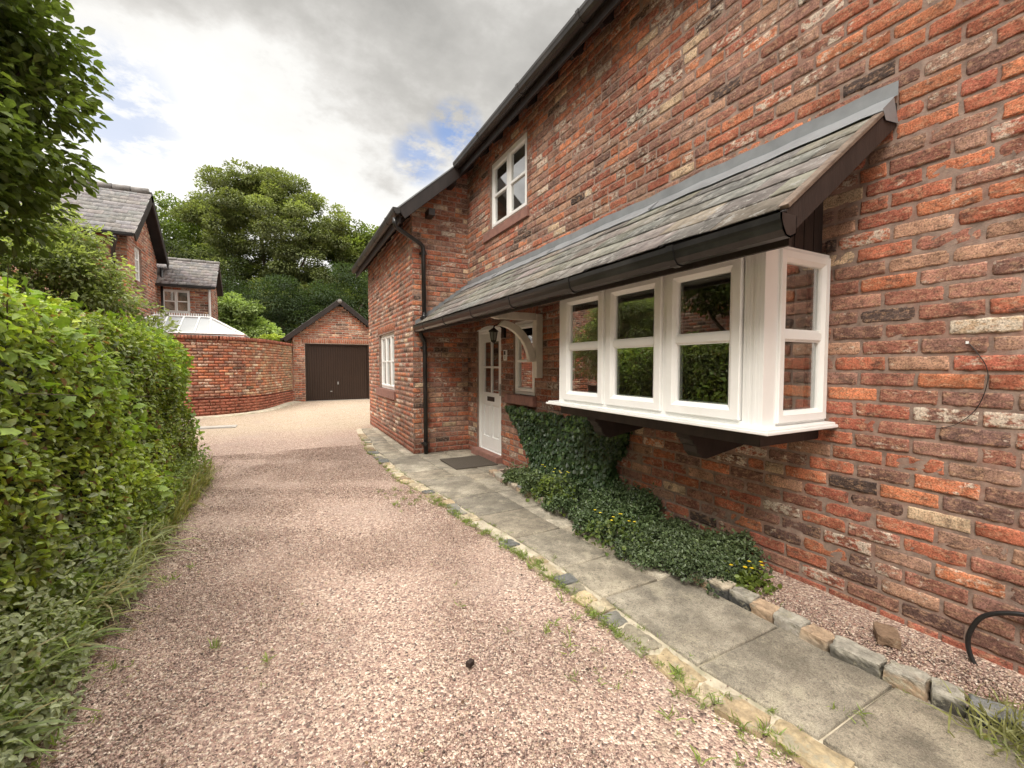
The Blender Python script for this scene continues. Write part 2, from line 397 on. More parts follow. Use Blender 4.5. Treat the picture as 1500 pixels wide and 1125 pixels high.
def brickwork(name, T, u0, u1, z0, z1, holes=(), umax=None, detail=2, plinth=0, parent=None, mat=None, mort=None,
              bh=BH, bl=BL, extra=(), zphase=0.0, skip=None, seedoff=0.0, plinth_cols=None):
    """a brick face with real bricks. umax(z)->(ulo,uhi) limits a gable. extra: special bricks (u0,u1,v0,v1,colour)"""
    joint = 0.012; rows = []
    k0 = int(math.floor((z0 - zphase) / bh)) - 1; R_ = []; Rp = []; mort_r = []
    k = k0
    while True:
        za = zphase + k * bh; zb = za + bh; k += 1
        if zb <= z0 + 0.02: continue
        if za >= z1 - 0.015: break
        za_, zb_ = max(za, z0), min(zb, z1)
        lo, hi = u0, u1
        if umax:
            l2, h2 = umax((za_ + zb_) / 2); lo, hi = max(lo, l2), min(hi, h2)
            if hi - lo < 0.05: continue
        mr = [(lo, hi, za_, zb_)]
        for h in holes: mr = rect_sub(mr, h)
        mort_r += mr
        off = (k % 2) * bl / 2 + random.uniform(-0.02, 0.02) + seedoff
        u = math.floor((lo - off) / bl) * bl + off
        rw = []
        while u < hi:
            # now and then a header or a pair of them
            ln = bl
            if random.random() < 0.07:
                a, b = u, u + ln / 2
                rw += [(a, b - joint / 2), (b + joint / 2, u + ln - joint)]
            else:
                rw.append((u, u + ln - joint))
            u += ln
        for a, b in rw:
            a, b = max(a, lo), min(b, hi)
            if b - a < 0.025: continue
            rs = [(a, b, za_ + joint / 2, zb_ - joint / 2)]
            for h in list(holes) + [(e[0], e[1], e[2], e[3]) for e in extra]: rs = rect_sub(rs, (h[0] - 0.004, h[1] + 0.004, h[2] - 0.004, h[3] + 0.004))
            for r in rs:
                if r[1] - r[0] > 0.022 and r[3] - r[2] > 0.018:
                    (Rp if (zb_ <= z0 + plinth * bh + 0.03 and plinth) else R_).append(r)
    def bricks(Rr, cols, alpha, smoothb=False):
        Rr = np.array(Rr, float); n = len(Rr)
        if detail >= 2:
            pu = np.array([0, .012, .05, .15, .27, .39, .5, .61, .73, .85, .95, .988, 1.0]); pv = np.array([0, .05, .16, .38, .62, .84, .95, 1.0])
        elif detail == 1:
            pu = np.array([0, .03, .3, .7, .97, 1.0]); pv = np.array([0, .09, .5, .91, 1.0])
        else:
            pu = np.array([0, .03, .97, 1.0]); pv = np.array([0, .09, .91, 1.0])
        NU, NV = len(pu), len(pv)
        du = (Rr[:, 1] - Rr[:, 0])[:, None, None]; dv = (Rr[:, 3] - Rr[:, 2])[:, None, None]
        U = Rr[:, 0][:, None, None] + du * pu[None, None, :] + np.zeros((n, NV, 1))
        V = Rr[:, 2][:, None, None] + dv * pv[None, :, None] + np.zeros((n, 1, NU))
        edge = np.zeros((NV, NU)); edge[0] = edge[-1] = 1; edge[:, 0] = edge[:, -1] = 1
        e2 = np.zeros((NV, NU)); e2[1] = e2[-2] = 1; e2[:, 1] = e2[:, -2] = 1; e2 = np.clip(e2 - edge, 0, 1)
        prot = 0.0030 + rng.uniform(-0.0025, 0.0035, (n, 1, 1))
        D = prot + np.zeros((n, NV, NU))
        am = 0.0 if smoothb else (0.0016 if detail >= 2 else 0.001)
        if detail >= 2 and not smoothb:
            q = np.stack([U, V, np.zeros_like(U)], -1)
            rough = sn(q, 14, 3) * 0.0026 + sn(q, 42, 5) * 0.0022
            D = D + rough
            jag = sn(q, 34, 9) * 0.0032 + rng.normal(0, 0.0010, U.shape)
            jag2 = sn(q, 30, 4) * 0.0045 + rng.normal(0, 0.0013, U.shape)
            fade = (edge + e2 * 1.0)
            U = U + jag2 * fade * 0.8; V = V + jag * fade
            # worn corners
            cu = np.minimum(pu, 1 - pu)[None, None, :] * du; cv = np.minimum(pv, 1 - pv)[None, :, None] * dv
            wear = rng.uniform(0.001, 0.013, (n, 1, 1))
            r = np.clip(1 - (cu + cv) / (wear * 2.2), 0, 1)
            D = D - r * 0.006
        D = D + rng.normal(0, am * 0.4, D.shape)
        # slight tilt
        D = D + rng.normal(0, 0.0012, (n, 1, 1)) * (pu - .5)[None, None, :]
        D = np.where(e2[None] > 0, D - rng.uniform(0.0, 0.0022, (n, NV, NU)), D)
        D = np.where(edge[None] > 0, -0.010, D)
        P = np.array(T(0, 0, 0)); Bu = np.array(T(1, 0, 0)) - P; Bv = np.array(T(0, 1, 0)) - P; Bn = np.array(T(0, 0, 1)) - P
        if callable(getattr(T, 'vec', None)): co = T.vec(U, V, D)
        else: co = P + U[..., None] * Bu + V[..., None] * Bv + D[..., None] * Bn
        idx = np.arange(n * NU * NV).reshape(n, NV, NU)
        f = np.stack([idx[:, :-1, :-1], idx[:, :-1, 1:], idx[:, 1:, 1:], idx[:, 1:, :-1]], -1).reshape(-1, 4)
        nn = np.cross(Bu, Bv)
        if nn @ Bn < 0: f = f[:, ::-1]
        c4 = np.concatenate([cols, alpha[:, None]], 1)
        c4 = np.repeat(c4[:, None, :], NU * NV, 1).reshape(-1, 4)
        return co.reshape(-1, 3), f, c4
    allv, allf, allc = [], [], []; k = 0
    def push(Rr, cols, alpha, sm=False):
        nonlocal k
        if not len(Rr): return
        v, f, c = bricks(Rr, cols, alpha, sm); allv.append(v); allf.append(f + k); allc.append(c); k += len(v)
    n = len(R_); ch = rng.choice(len(PAL), n, p=PW); cols = PAL[ch] * rng.uniform(0.8, 1.22, (n, 1))
    alpha = np.where(rng.random(n) < 0.22, rng.uniform(0.55, 1.05, n), rng.uniform(0, 0.5, n))
    push(R_, cols, alpha)
    if Rp:
        n = len(Rp); cols = np.array([(0.33, 0.105, 0.07)]) * rng.uniform(0.72, 1.2, (n, 1)); push(Rp, cols, rng.uniform(0, 0.12, n), True)
    if extra:
        push([e[:4] for e in extra], np.array([e[4] for e in extra]) * rng.uniform(0.8, 1.15, (len(extra), 1)), rng.uniform(0, .5, len(extra)))
    o = link(np_mesh(np.concatenate(allv), np.concatenate(allf), np.concatenate(allc)), name, mat or M['brick'], parent, smooth=True)
    # mortar behind, a little rough
    vs, fs = [], []
    for a, b, c, d in mort_r:
        kk = len(vs); vs += [T(a, c, -0.0008), T(b, c, -0.0008), T(b, d, -0.0008), T(a, d, -0.0008)]; fs.append((kk, kk+1, kk+2, kk+3))
    if vs:
        if callable(getattr(T, 'vec', None)):
            pass
        me = bpy.data.meshes.new('m'); me.from_pydata(vs, [], fs)
        link(me, 'mortar', mort or M['mortar'], o if parent is not None else o)
    return o

def soldier(T_u0, u1, v0, h, w=0.075):
    """row of upright bricks over an opening"""
    out = []; u = T_u0
    while u < u1 - 0.02:
        out.append((u, min(u + w - 0.011, u1), v0, v0 + h, (0.36, 0.12, 0.07))); u += w
    return out

def reveal(T, u0, u1, v0, v1, depth, mat, parent, name='reveal'):
    b = MB(); t = 0.012
    # jamb and head linings drawn as shallow brick-coloured slabs set just inside the opening
    b.prism([(u0 - .03, v0), (u0, v0), (u0, v1), (u0 - .03, v1)], T, -depth, -0.012)
    b.prism([(u1, v0), (u1 + .03, v0), (u1 + .03, v1), (u1, v1)], T, -depth, -0.012)
    b.prism([(u0, v1), (u1, v1), (u1, v1 + .03), (u0, v1 + .03)], T, -depth, -0.013)
    return b.build(name, mat, parent)

# ------------------------------------------------------------------ slates
def slates(name, O, du, ds, length, slope, expo, width, mat, parent, base=(0.10, 0.10, 0.10), thick=0.007, seed=0, gap=0.004, var=0.22, warm=0.06):
    """O: eaves corner; du along the eaves, ds up the slope (unit vectors)"""
    O = np.array(O, float); du = np.array(du, float); ds = np.array(ds, float); nn = np.cross(du, ds)
    if nn[2] < 0: nn = -nn
    V, F, C = [], [], []; k = 0; rows = int(math.ceil(slope / expo))
    for r in range(rows):
        s0 = r * expo; s1 = min(s0 + expo * 1.9, slope + 0.02)
        u = -(r % 2) * width / 2 - random.uniform(0, .02)
        while u < length:
            a, b = max(u, 0), min(u + width - gap, length); u += width
            if b - a < 0.03: continue
            j = random.uniform(-0.006, 0.004); lift = 0.013 + random.uniform(0, .004); t = thick * random.uniform(.8, 1.4)
            rot = random.uniform(-.004, .004)
            m = 4
            us = np.linspace(a, b, m + 1)
            ch = rng.normal(0, 0.0022, m + 1)
            lo = [O + du * x + ds * (s0 + j + rot * i + ch[i]) + nn * (lift) for i, x in enumerate(us)]
            lot = [p + nn * t for p in lo]
            f = (s1 - s0) / (expo * 1.9)
            hi = [O + du * x + ds * s1 + nn * (lift * (1 - f) + t + 0.0005) for x in us]
            V += lo + lot + hi; w = m + 1
            for i in range(m):
                F.append((k+i, k+i+1, k+w+i+1, k+w+i)); F.append((k+w+i, k+w+i+1, k+2*w+i+1, k+2*w+i))
            # side edges
            F.append((k, k+w, k+2*w, k+2*w)); F.append((k+m, k+w+m, k+2*w+m, k+2*w+m))
            c = np.array(base) * random.uniform(1 - var, 1 + var) * np.array([1 + random.uniform(-warm, warm), 1, 1 - random.uniform(-warm, warm)])
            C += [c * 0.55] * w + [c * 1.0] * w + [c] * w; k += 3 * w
    Q = np.array([f for f in F if f[2] != f[3]]); Tt = np.array([f[:3] for f in F if f[2] == f[3]])
    return link(np_mesh(np.array(V), [Q, Tt], np.array(C)), name, mat, parent)

# ------------------------------------------------------------------ foliage
def leaves(P, D, Nn, size, wid, col, fold=0.25, shape=0):
    """P base points, D leaf directions, Nn approximate normals -> verts, faces, cols"""
    n = len(P); D = D / (np.linalg.norm(D, axis=1)[:, None] + 1e-9)
    S = np.cross(D, Nn); S /= (np.linalg.norm(S, axis=1)[:, None] + 1e-9); Nn = np.cross(S, D)
    size = np.broadcast_to(np.asarray(size, float), (n,)); w = size * wid
    def pt(a, b, c): return P + D * (size * a)[:, None] + S * (w * b)[:, None] + Nn * (size * c)[:, None]
    if shape == 0:    # oval
        pts = [(0, 0, 0), (.28, .8, fold * .5), (.68, .8, fold * .45), (1, 0, -.12), (.68, -.8, fold * .45), (.28, -.8, fold * .5)]
        fs = [(0, 1, 2, 3), (0, 3, 4, 5)]
    elif shape == 1:  # broad lobed
        pts = [(0, 0, 0), (-.1, .8, .08), (.42, .62, .1), (.55, 1.0, .0), (1, 0, -.12), (.55, -1.0, .0), (.42, -.62, .1), (-.1, -.8, .08)]
        fs = [(0, 1, 2, 4), (2, 3, 4, 4), (0, 4, 6, 7), (4, 5, 6, 6)]
    else:             # strap blade, arching
        pts = [(0, .5, 0), (.35, .9, .12), (.7, .7, .05), (1, 0, -.22), (.7, -.7, .05), (.35, -.9, .12), (0, -.5, 0)]
        fs = [(0, 1, 5, 6), (1, 2, 4, 5), (2, 3, 4, 4)]
    V = np.stack([pt(*p) for p in pts], 1).reshape(-1, 3); m = len(pts); k = np.arange(n)[:, None] * m
    q = [f for f in fs if f[2] != f[3]]; t = [f[:3] for f in fs if f[2] == f[3]]
    F = [np.concatenate([k + np.array([f]) for f in q])]
    if t: F.append(np.concatenate([k + np.array([f]) for f in t]))
    C = np.repeat(col, m, 0)
    return V, F, C
def rdir(n): v = rng.normal(size=(n, 3)); return v / np.linalg.norm(v, axis=1)[:, None]
def leafcol(n, base, var=0.25, yel=0.25, P=None, sc=1.0, seed=0, dark=0.35):
    c = np.array(base)[None] * (1 + rng.uniform(-var, var, (n, 1)))
    y = rng.random(n) ** 3 * yel
    if P is not None:
        g = sn(P, sc, seed); c = c * (1 + dark * np.clip(g, -1, 1))[:, None]; y = y + np.clip(g, 0, 1) * yel * 0.5
    c = c + y[:, None] * np.array([[0.13, 0.12, 0.0]])
    return np.clip(c, 0.004, 0.8)
def leafobj(name, P, D, Nn, size, wid, col, mat, parent=None, fold=0.25, shape=0, loc=None):
    V, F, C = leaves(P, D, Nn, size, wid, col, fold, shape)
    return link(np_mesh(V, F, C), name, mat, parent, loc)

def tree(name, label, base, blobs, nleaf, lsize, col, trunk_r, cat='tree', mat=None, clump=(0.5, 1.0), nclump=240, dark=0.45, yel=0.3, trunk_top=None, wid=0.42, group=None, shape=0, limbs=9):
    """blobs: list of (cx,cy,cz,rx,ry,rz) absolute; leaf clumps are spread through them"""
    t = thing(name, base, label, cat, group)
    bl = np.array(blobs, float); vol = bl[:, 3] * bl[:, 4] * bl[:, 5]; vol = vol ** 0.67; vol /= vol.sum()
    ci = rng.choice(len(bl), nclump, p=vol); d = rdir(nclump); rad = rng.uniform(0.45, 1.0, nclump) ** 0.6
    cc = bl[ci, :3] + d * bl[ci, 3:] * rad[:, None]
    cr = rng.uniform(clump[0], clump[1], nclump)
    li = rng.choice(nclump, nleaf, p=cr**2 / (cr**2).sum()); dd = rdir(nleaf)
    rr = rng.uniform(0.2, 1, nleaf) ** 0.5
    out = cc[li] - (bl[ci[li], :3]); out /= np.linalg.norm(out, axis=1)[:, None] + 1e-6
    P = cc[li] + dd * (cr[li] * rr)[:, None] * np.array([1.15, 1.15, 0.62])
    Nn = out * 0.5 + dd * 0.7 + np.array([0, 0, 0.9]) + rdir(nleaf) * 0.6
    D = dd + out * 0.5 + rdir(nleaf) * 0.6 + np.array([0, 0, -0.35])
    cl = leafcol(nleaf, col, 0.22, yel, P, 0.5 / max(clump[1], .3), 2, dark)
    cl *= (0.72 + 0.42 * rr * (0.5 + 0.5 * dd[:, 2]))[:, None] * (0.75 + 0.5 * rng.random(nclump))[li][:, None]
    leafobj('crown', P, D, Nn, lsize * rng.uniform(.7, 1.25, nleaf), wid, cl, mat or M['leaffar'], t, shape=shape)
    # trunk and limbs
    mb = MB(); b = Vector(base); ctr = Vector(tuple((bl[:, :3] * vol[:, None]).sum(0))); top = Vector((ctr.x, ctr.y, ctr.z + bl[:, 5].max() * .35))
    p = [b + (top - b) * s + Vector((math.sin(s * 5) * .12, math.cos(s * 4) * .1, 0)) * trunk_r * 3 * min(1, s * 3) for s in [0, .05, .2, .4, .6, .8, 1]]
    mb.tube(p, [trunk_r * q for q in (1.35, 1.05, .9, .75, .55, .35, .12)], 9)
    mb.build('trunk', M['bark'], t, smooth=True)
    lm = MB()
    for i in rng.choice(nclump, min(limbs, nclump), replace=False):
        s = random.uniform(.25, .7); a = b + (top - b) * s; e = Vector(tuple(cc[i])); mdl = (a + e) / 2 + Vector((0, 0, -.1 * (e - a).length))
        lm.tube([a, mdl, e], [trunk_r * .45, trunk_r * .28, trunk_r * .08], 6)
    lm.build('limbs', M['bark'], t, smooth=True)
    return t

# =================================================================== CAMERA
cam = bpy.data.cameras.new('camera'); co_ = bpy.data.objects.new('camera', cam); COL.objects.link(co_)
F_ = 628.0; cam.sensor_fit = 'HORIZONTAL'; cam.sensor_width = 36; cam.lens = 36 * F_ / 1500; cam.clip_start = 0.05; cam.clip_end = 2000
yaw = math.atan2(329, 628); pit = math.atan2(27, 628)
co_.location = (0, 0, 1.35); co_.rotation_euler = (math.pi / 2 - pit, 0, -yaw); scn.camera = co_

# =================================================================== LIGHT
SUN_EL, SUN_AZ = R(50), Vector((-0.80, -0.60))
w = bpy.data.worlds.new('World'); scn.world = w; w.use_nodes = True; nt = w.node_tree; nt.nodes.clear()
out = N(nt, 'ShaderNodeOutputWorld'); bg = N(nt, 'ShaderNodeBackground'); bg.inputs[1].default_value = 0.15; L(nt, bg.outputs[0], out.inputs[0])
sky = N(nt, 'ShaderNodeTexSky', sky_type='NISHITA'); sky.sun_disc = False; sky.sun_elevation = SUN_EL
sky.sun_rotation = math.atan2(SUN_AZ.x, SUN_AZ.y)
tc = N(nt, 'ShaderNodeTexCoord'); nm = N(nt, 'ShaderNodeVectorMath', operation='NORMALIZE'); L(nt, tc.outputs['Generated'], nm.inputs[0])
sp = N(nt, 'ShaderNodeSeparateXYZ'); L(nt, nm.outputs[0], sp.inputs[0])
den = math_(nt, 'ADD', math_(nt, 'MAXIMUM', sp.outputs[2], 0.0), 0.22)
cx = N(nt, 'ShaderNodeCombineXYZ'); L(nt, math_(nt, 'DIVIDE', sp.outputs[0], den), cx.inputs[0]); L(nt, math_(nt, 'DIVIDE', sp.outputs[1], den), cx.inputs[1])
def dirof(px, py):
    f = Vector((math.sin(yaw) * math.cos(pit), math.cos(yaw) * math.cos(pit), -math.sin(pit))); r = Vector((math.cos(yaw), -math.sin(yaw), 0)); u = r.cross(f)
    return (f + r * ((px - 750) / F_) - u * ((py - 562.5) / F_)).normalized()
def lobe(px, py, c0, c1):
    """soft region of the sky round one world direction"""
    v = N(nt, 'ShaderNodeVectorMath', operation='DOT_PRODUCT'); v.inputs[1].default_value = dirof(px, py)
    L(nt, nm.outputs[0], v.inputs[0])
    m = N(nt, 'ShaderNodeMapRange', interpolation_type='SMOOTHSTEP'); m.inputs[1].default_value = math.cos(R(c0)); m.inputs[2].default_value = math.cos(R(c1))
    L(nt, v.outputs['Value'], m.inputs[0]); return m.outputs[0]
n1 = noise(nt, cx.outputs[0], 1.5, 9, 0.55); n2 = noise(nt, cx.outputs[0], 4.2, 9, 0.62); n3 = noise(nt, cx.outputs[0], 0.7, 4, 0.5)
dens = math_(nt, 'ADD', math_(nt, 'MULTIPLY', n1, 0.50), math_(nt, 'MULTIPLY', n2, 0.50))
bright = math_(nt, 'ADD', math_(nt, 'MULTIPLY', lobe(440, 300, 26, 4), 0.30), math_(nt, 'MULTIPLY', lobe(250, 330, 24, 3), 0.20))
dark = math_(nt, 'ADD', math_(nt, 'MULTIPLY', lobe(420, 60, 22, 4), 0.17), math_(nt, 'MULTIPLY', lobe(560, 60, 24, 5), 0.11))
t_ = math_(nt, 'ADD', math_(nt, 'SUBTRACT', dens, dark), bright)
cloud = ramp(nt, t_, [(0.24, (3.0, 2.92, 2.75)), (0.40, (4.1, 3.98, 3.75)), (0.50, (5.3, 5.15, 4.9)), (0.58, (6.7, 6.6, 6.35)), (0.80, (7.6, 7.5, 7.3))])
hole = math_(nt, 'ADD', math_(nt, 'MAXIMUM', lobe(668, 192, 3.8, .8), math_(nt, 'MULTIPLY', lobe(615, 230, 3.8, .6), 0.8)), math_(nt, 'MULTIPLY', lobe(165, 155, 6.5, 1), 0.55))
hf = math_(nt, 'MULTIPLY', math_(nt, 'MULTIPLY', hole, .82), math_(nt, 'MULTIPLY', math_(nt, 'SUBTRACT', noise(nt, cx.outputs[0], 7.5, 8, 0.65), 0.40), 7.0, True), True)
skyc = mix(nt, 1.0, sky.outputs[0], (1.25, 1.35, 1.7), 'MULTIPLY')
skyc = mix(nt, 0.5, skyc, (3.0, 4.6, 7.6)); skyc = mix(nt, 1.0, skyc, (0.72, 0.76, 0.80), 'MULTIPLY')
col_ = mix(nt, hf, cloud, skyc)
# overcast sky is brightest overhead and towards the veiled sun
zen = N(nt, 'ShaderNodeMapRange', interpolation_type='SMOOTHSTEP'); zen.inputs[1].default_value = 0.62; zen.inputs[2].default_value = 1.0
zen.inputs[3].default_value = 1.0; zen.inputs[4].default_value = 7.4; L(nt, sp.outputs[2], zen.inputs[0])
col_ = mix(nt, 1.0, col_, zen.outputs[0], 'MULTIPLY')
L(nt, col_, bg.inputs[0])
sd = bpy.data.lights.new('sun', 'SUN'); sd.energy = 3.1; sd.angle = R(24); sd.color = (1.0, 0.94, 0.85)
so = bpy.data.objects.new('sun', sd); COL.objects.link(so)
sv = Vector((SUN_AZ.x * math.cos(SUN_EL), SUN_AZ.y * math.cos(SUN_EL), math.sin(SUN_EL)))
so.rotation_euler = sv.to_track_quat('Z', 'Y').to_euler(); so.location = (-10, -10, 20)
scn.view_settings.view_transform = 'Standard'; scn.view_settings.look = 'None'; scn.view_settings.exposure = 0; scn.view_settings.gamma = 1
scn.cycles.max_bounces = 8; scn.cycles.transparent_max_bounces = 12; scn.cycles.use_denoising = True
scn.cycles.sample_clamp_indirect = 6

# =================================================================== GROUND
xs = np.concatenate([[-300, -80, -30], np.arange(-12, 12.1, 1.0), [30, 80, 300]]); ys = np.concatenate([[-200, -50, -20], np.arange(-6, 26, 0.5), [40, 90, 400]])
GX, GY = np.meshgrid(xs, ys); GZ = gz(GY) + 0.012 * sn(np.stack([GX, GY, GX * 0], -1), 0.9, 4) * (np.abs(GX) < 3)
idx = np.arange(GX.size).reshape(GX.shape)
f = np.stack([idx[:-1, :-1], idx[:-1, 1:], idx[1:, 1:], idx[1:, :-1]], -1).reshape(-1, 4)
g = link(np_mesh(np.stack([GX, GY, GZ], -1), f), 'ground', M['gravel'], loc=(0, 0, 0), smooth=True); tag(g, kind='structure')

# outer line of the flagged path (x as a function of y) and its inner line along the bed
def pxo(y): return np.interp(y, [-3, .7, .85, 1.1, 1.4, 1.8, 2.3, 3.1, 4.05, 5.4, 7.3, 10.2], [1.55, 1.53, 1.50, 1.46, 1.46, 1.46, 1.45, 1.42, 1.34, 1.20, 1.18, 1.33]) + 0.015 * np.sin(np.asarray(y) * 3.1)
def pxi(y): return np.interp(y, [-3, .4, .6, .8, 1.0, 1.5, 3.0, 4.6, 5.1, 5.25, 6.8, 6.83, 10.4], [2.42, 2.30, 2.25, 2.21, 2.20, 2.21, 2.20, 2.24, 2.32, 2.735, 2.735, 1.80, 1.80])
V, F, C = [], [], []
def slab(poly, z, c, lift=0.0):
    """one flagstone: bevelled polygon standing z above the ground"""
    k = len(V); n = len(poly); cx0 = sum(p[0] for p in poly) / n; cy0 = sum(p[1] for p in poly) / n
    P = np.array(poly); inner = P + (np.array([cx0, cy0]) - P) * np.minimum(0.2, 0.008 / np.maximum(.05, np.linalg.norm(P - [cx0, cy0], axis=1)))[:, None]
    tl = random.uniform(-.006, .006)
    for p in P: V.append((p[0], p[1], float(gz(p[1])) - 0.03))
    for p in P: V.append((p[0], p[1], float(gz(p[1])) + z - 0.005 + tl * (p[0] - cx0) * 3))
    for p in inner: V.append((p[0], p[1], float(gz(p[1])) + z + tl * (p[0] - cx0) * 3))
    for a in (0, n):
        for i in range(n): F.append((k + a + i, k + a + (i+1) % n, k + a + n + (i+1) % n, k + a + n + i))
    for i in range(1, n - 1, 2):
        F.append((k + 2*n, k + 2*n + i, k + 2*n + (i+1) % n, k + 2*n + (i+2) % n if i + 2 <= n else k + 2*n))
    for _ in range(3 * n): C.append(c)
def quad(xa0, xb0, xa1, xb1, y0, y1):
    """subdivided-edge quad between y0 and y1"""
    j = lambda s=.005: random.uniform(-s, s); g_ = .007
    return [(xa0 + g_ + j(), y0 + g_ + j()), ((xa0 + xb0) / 2, y0 + g_ + j()), (xb0 - g_ + j(), y0 + g_ + j()), (xb0 * .5 + xb1 * .5 - g_ + j(), (y0 + y1) / 2),
            (xb1 - g_ + j(), y1 - g_ + j()), ((xa1 + xb1) / 2, y1 - g_ + j()), (xa1 + g_ + j(), y1 - g_ + j()), (xa0 * .5 + xa1 * .5 + g_ + j(), (y0 + y1) / 2)]
def cgrey():
    c = np.array(random.choice([(.35,.305,.235), (.29,.255,.20), (.38,.33,.25), (.33,.28,.21), (.41,.36,.28)])); return tuple(c * random.uniform(.85, 1.12))
y = -2.4
while y < 10.1:
    h = random.uniform(.42, .66); y1 = min(y + h, 10.2)
    a0, a1 = float(pxo(y)) + .135, float(pxo(y1)) + .135; b0, b1 = float(pxi(y)) - .0, float(pxi(y1 - .001))
    if 4.95 < y < 6.83: b0 = b1 = 2.72
    if y < 6.82 < y1: y1 = 6.82; a1 = float(pxo(y1)) + .135
    if y >= 6.82: b0 = b1 = 1.795
    if y < 5.1 < y1 : y1 = 5.1; b0 = b1 = float(pxi(5.0)); a1 = float(pxo(y1)) + .135
    wdt = b0 - a0
    if y < 1.45 and random.random() < 2:      # single large flags in front
        slab(quad(a0, b0, a1, b1, y, y1), .022, cgrey())
    elif wdt > 1.2:
        m0 = a0 + wdt * .36; m1 = a0 + wdt * .68
        for l, r in ((a0, m0), (m0, m1), (m1, b0)): slab(quad(l, r, l + (a1 - a0 if l == a0 else 0), r, y, y1), .022, cgrey())
    else:
        s = random.uniform(.64, .74); slab(quad(a0, a0 + wdt * s, a1, a1 + (b1 - a1) * s, y, y1), .022, cgrey())
        slab(quad(a0 + wdt * s, b0, a1 + (b1 - a1) * s, b1, y, y1), .020, tuple(np.array(cgrey()) * 1.25))
    y = y1
p_ = thing('path', (1.8, 3, 0), None, None, kind='structure'); BASE[p_.name] = Vector((1.8, 3, 0))
F4 = [f for f in F if len(set(f)) == 4]; F3 = [tuple(dict.fromkeys(f)) for f in F if len(set(f)) == 3]
tag(link(np_mesh(np.array(V), [np.array(F4)] + ([np.array(F3)] if F3 else []), np.array(C)), 'flagstones', M['flag'], p_))
# pale bedding mortar under the flags
mb = MB(); ysq = np.linspace(-2.6, 10.25, 60)
for a, b in zip(ysq[:-1], ysq[1:]):
    bi = 2.725 if 5.1 <= a < 6.8 else (1.795 if a >= 6.8 else float(pxi(a)) + .02)
    za, zb = float(gz(a)) + .006, float(gz(b)) + .006
    mb.add([(float(pxo(a)) + .02, a, za), (bi, a, za), (bi, b, zb), (float(pxo(b)) + .02, b, zb)], [(0, 1, 2, 3)])
M['bedding'] = simple('bedding_mortar', (0.46, 0.40, 0.30), 0.95, 0.3, 9, 0.8, 90, (0.16, 0.16, 0.08))
mb.build('bedding', M['bedding'], p_)

# ---- rough stones
def stone(name, c, size, rotz, col, parent, mat=None, pw=12, rough=1.25, pale_top=None):
    bm = bmesh.new(); bmesh.ops.create_cube(bm, size=1.0); bmesh.ops.subdivide_edges(bm, edges=bm.edges, cuts=9, use_grid_fill=True)
    vs = np.array([v.co[:] for v in bm.verts]); s = random.uniform(0, 50)
    # superellipsoid rounding
    nrm = (np.abs(vs * 2) ** pw).sum(1) ** (1 / pw); vs = vs / np.maximum(nrm, .001)[:, None] * (0.72 + 0.28 * nrm)[:, None]
    P = vs * np.array(size)
    d = (sn(P + s, 8, 1) * .10 + sn(P + s, 24, 2) * .07 + rng.normal(0, .012, len(P))) * rough
    P = P * (1 + d)[:, None]; P[:, 2] = np.where(P[:, 2] > 0, P[:, 2] * .92, P[:, 2])
    cr, sr = math.cos(rotz), math.sin(rotz); P = np.stack([P[:, 0] * cr - P[:, 1] * sr, P[:, 0] * sr + P[:, 1] * cr, P[:, 2]], 1) + np.array(c)
    for v, p in zip(bm.verts, P): v.co = p
    me = bpy.data.meshes.new('m'); bm.to_mesh(me); bm.free()
    a = me.color_attributes.new('col', 'FLOAT_COLOR', 'POINT'); n = len(me.vertices)
    cc = np.tile(col, (n, 1))
    if pale_top is not None: tt = np.clip((P[:, 2] - c[2]) / (size[2] * .5) * 3 - 1.4 + sn(P, 30, 5) * .8, 0, 1)[:, None]; cc = cc * (1 - tt) + np.array(pale_top)[None] * tt  # mixes the pale lichen and mortar colour onto the top faces
    a.data.foreach_set('color', np.concatenate([cc, np.ones((n, 1))], 1).astype(np.float32).ravel())
    return link(me, name, mat or M['sett'], parent, smooth=False)
SC = [(.46,.36,.22), (.38,.29,.18), (.16,.16,.15), (.28,.245,.18), (.52,.43,.29), (.22,.21,.18), (.34,.24,.15)]
pe = thing('path_edging', (1.5, 3, 0), 'row of irregular cream and grey stones edging the gravel side of the flagged path', 'edging')
y = 0.1
while y < 9.4:
    ln = random.uniform(.09, .25); wd = random.uniform(.11, .15)
    x = float(pxo(y + ln / 2)) + .065 + random.uniform(-.022, .016); ang = math.atan2(float(pxo(y)) - float(pxo(y + ln)), ln)
    if random.random() > .10 and not (5.45 < y < 5.7):
        stone('sett', (x, y + ln / 2, float(gz(y)) - .026 + random.uniform(-.010, .008)), (wd, ln - .012, .10), ang + random.uniform(-.16, .16), np.array(random.choice(SC)) * random.uniform(.8, 1.15), pe)
    y += ln
be = thing('bed_edging', (2.25, 2, 0), 'raised row of rough split stones edging the planting bed below the bay window', 'edging')
y = -0.6
dk = [(.045,.045,.048), (.06,.058,.055), (.13,.12,.10)]
while y < 5.0:
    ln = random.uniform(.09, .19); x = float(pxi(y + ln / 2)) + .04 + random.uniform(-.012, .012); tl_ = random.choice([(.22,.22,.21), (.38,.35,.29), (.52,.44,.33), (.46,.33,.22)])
    c = random.choice(dk) if random.random() < .62 else random.choice([(.48,.38,.28), (.40,.36,.31), (.42,.30,.2), (.27,.24,.2)])
    if y > 4.0: c = random.choice([(.33,.22,.17), (.3,.25,.2)]); ln *= .8
    nx_ = float(pxi(y + ln)) - float(pxi(y))
    stone('sett', (x, y + ln / 2, float(gz(y)) + .022 + random.uniform(-.008, .008)), (.10, ln - .006, .115 + random.uniform(-.015, .015)), -math.atan2(nx_, ln) + random.uniform(-.16, .16), np.array(c) * random.uniform(.85, 1.2), be, pale_top=tl_)
    y += ln
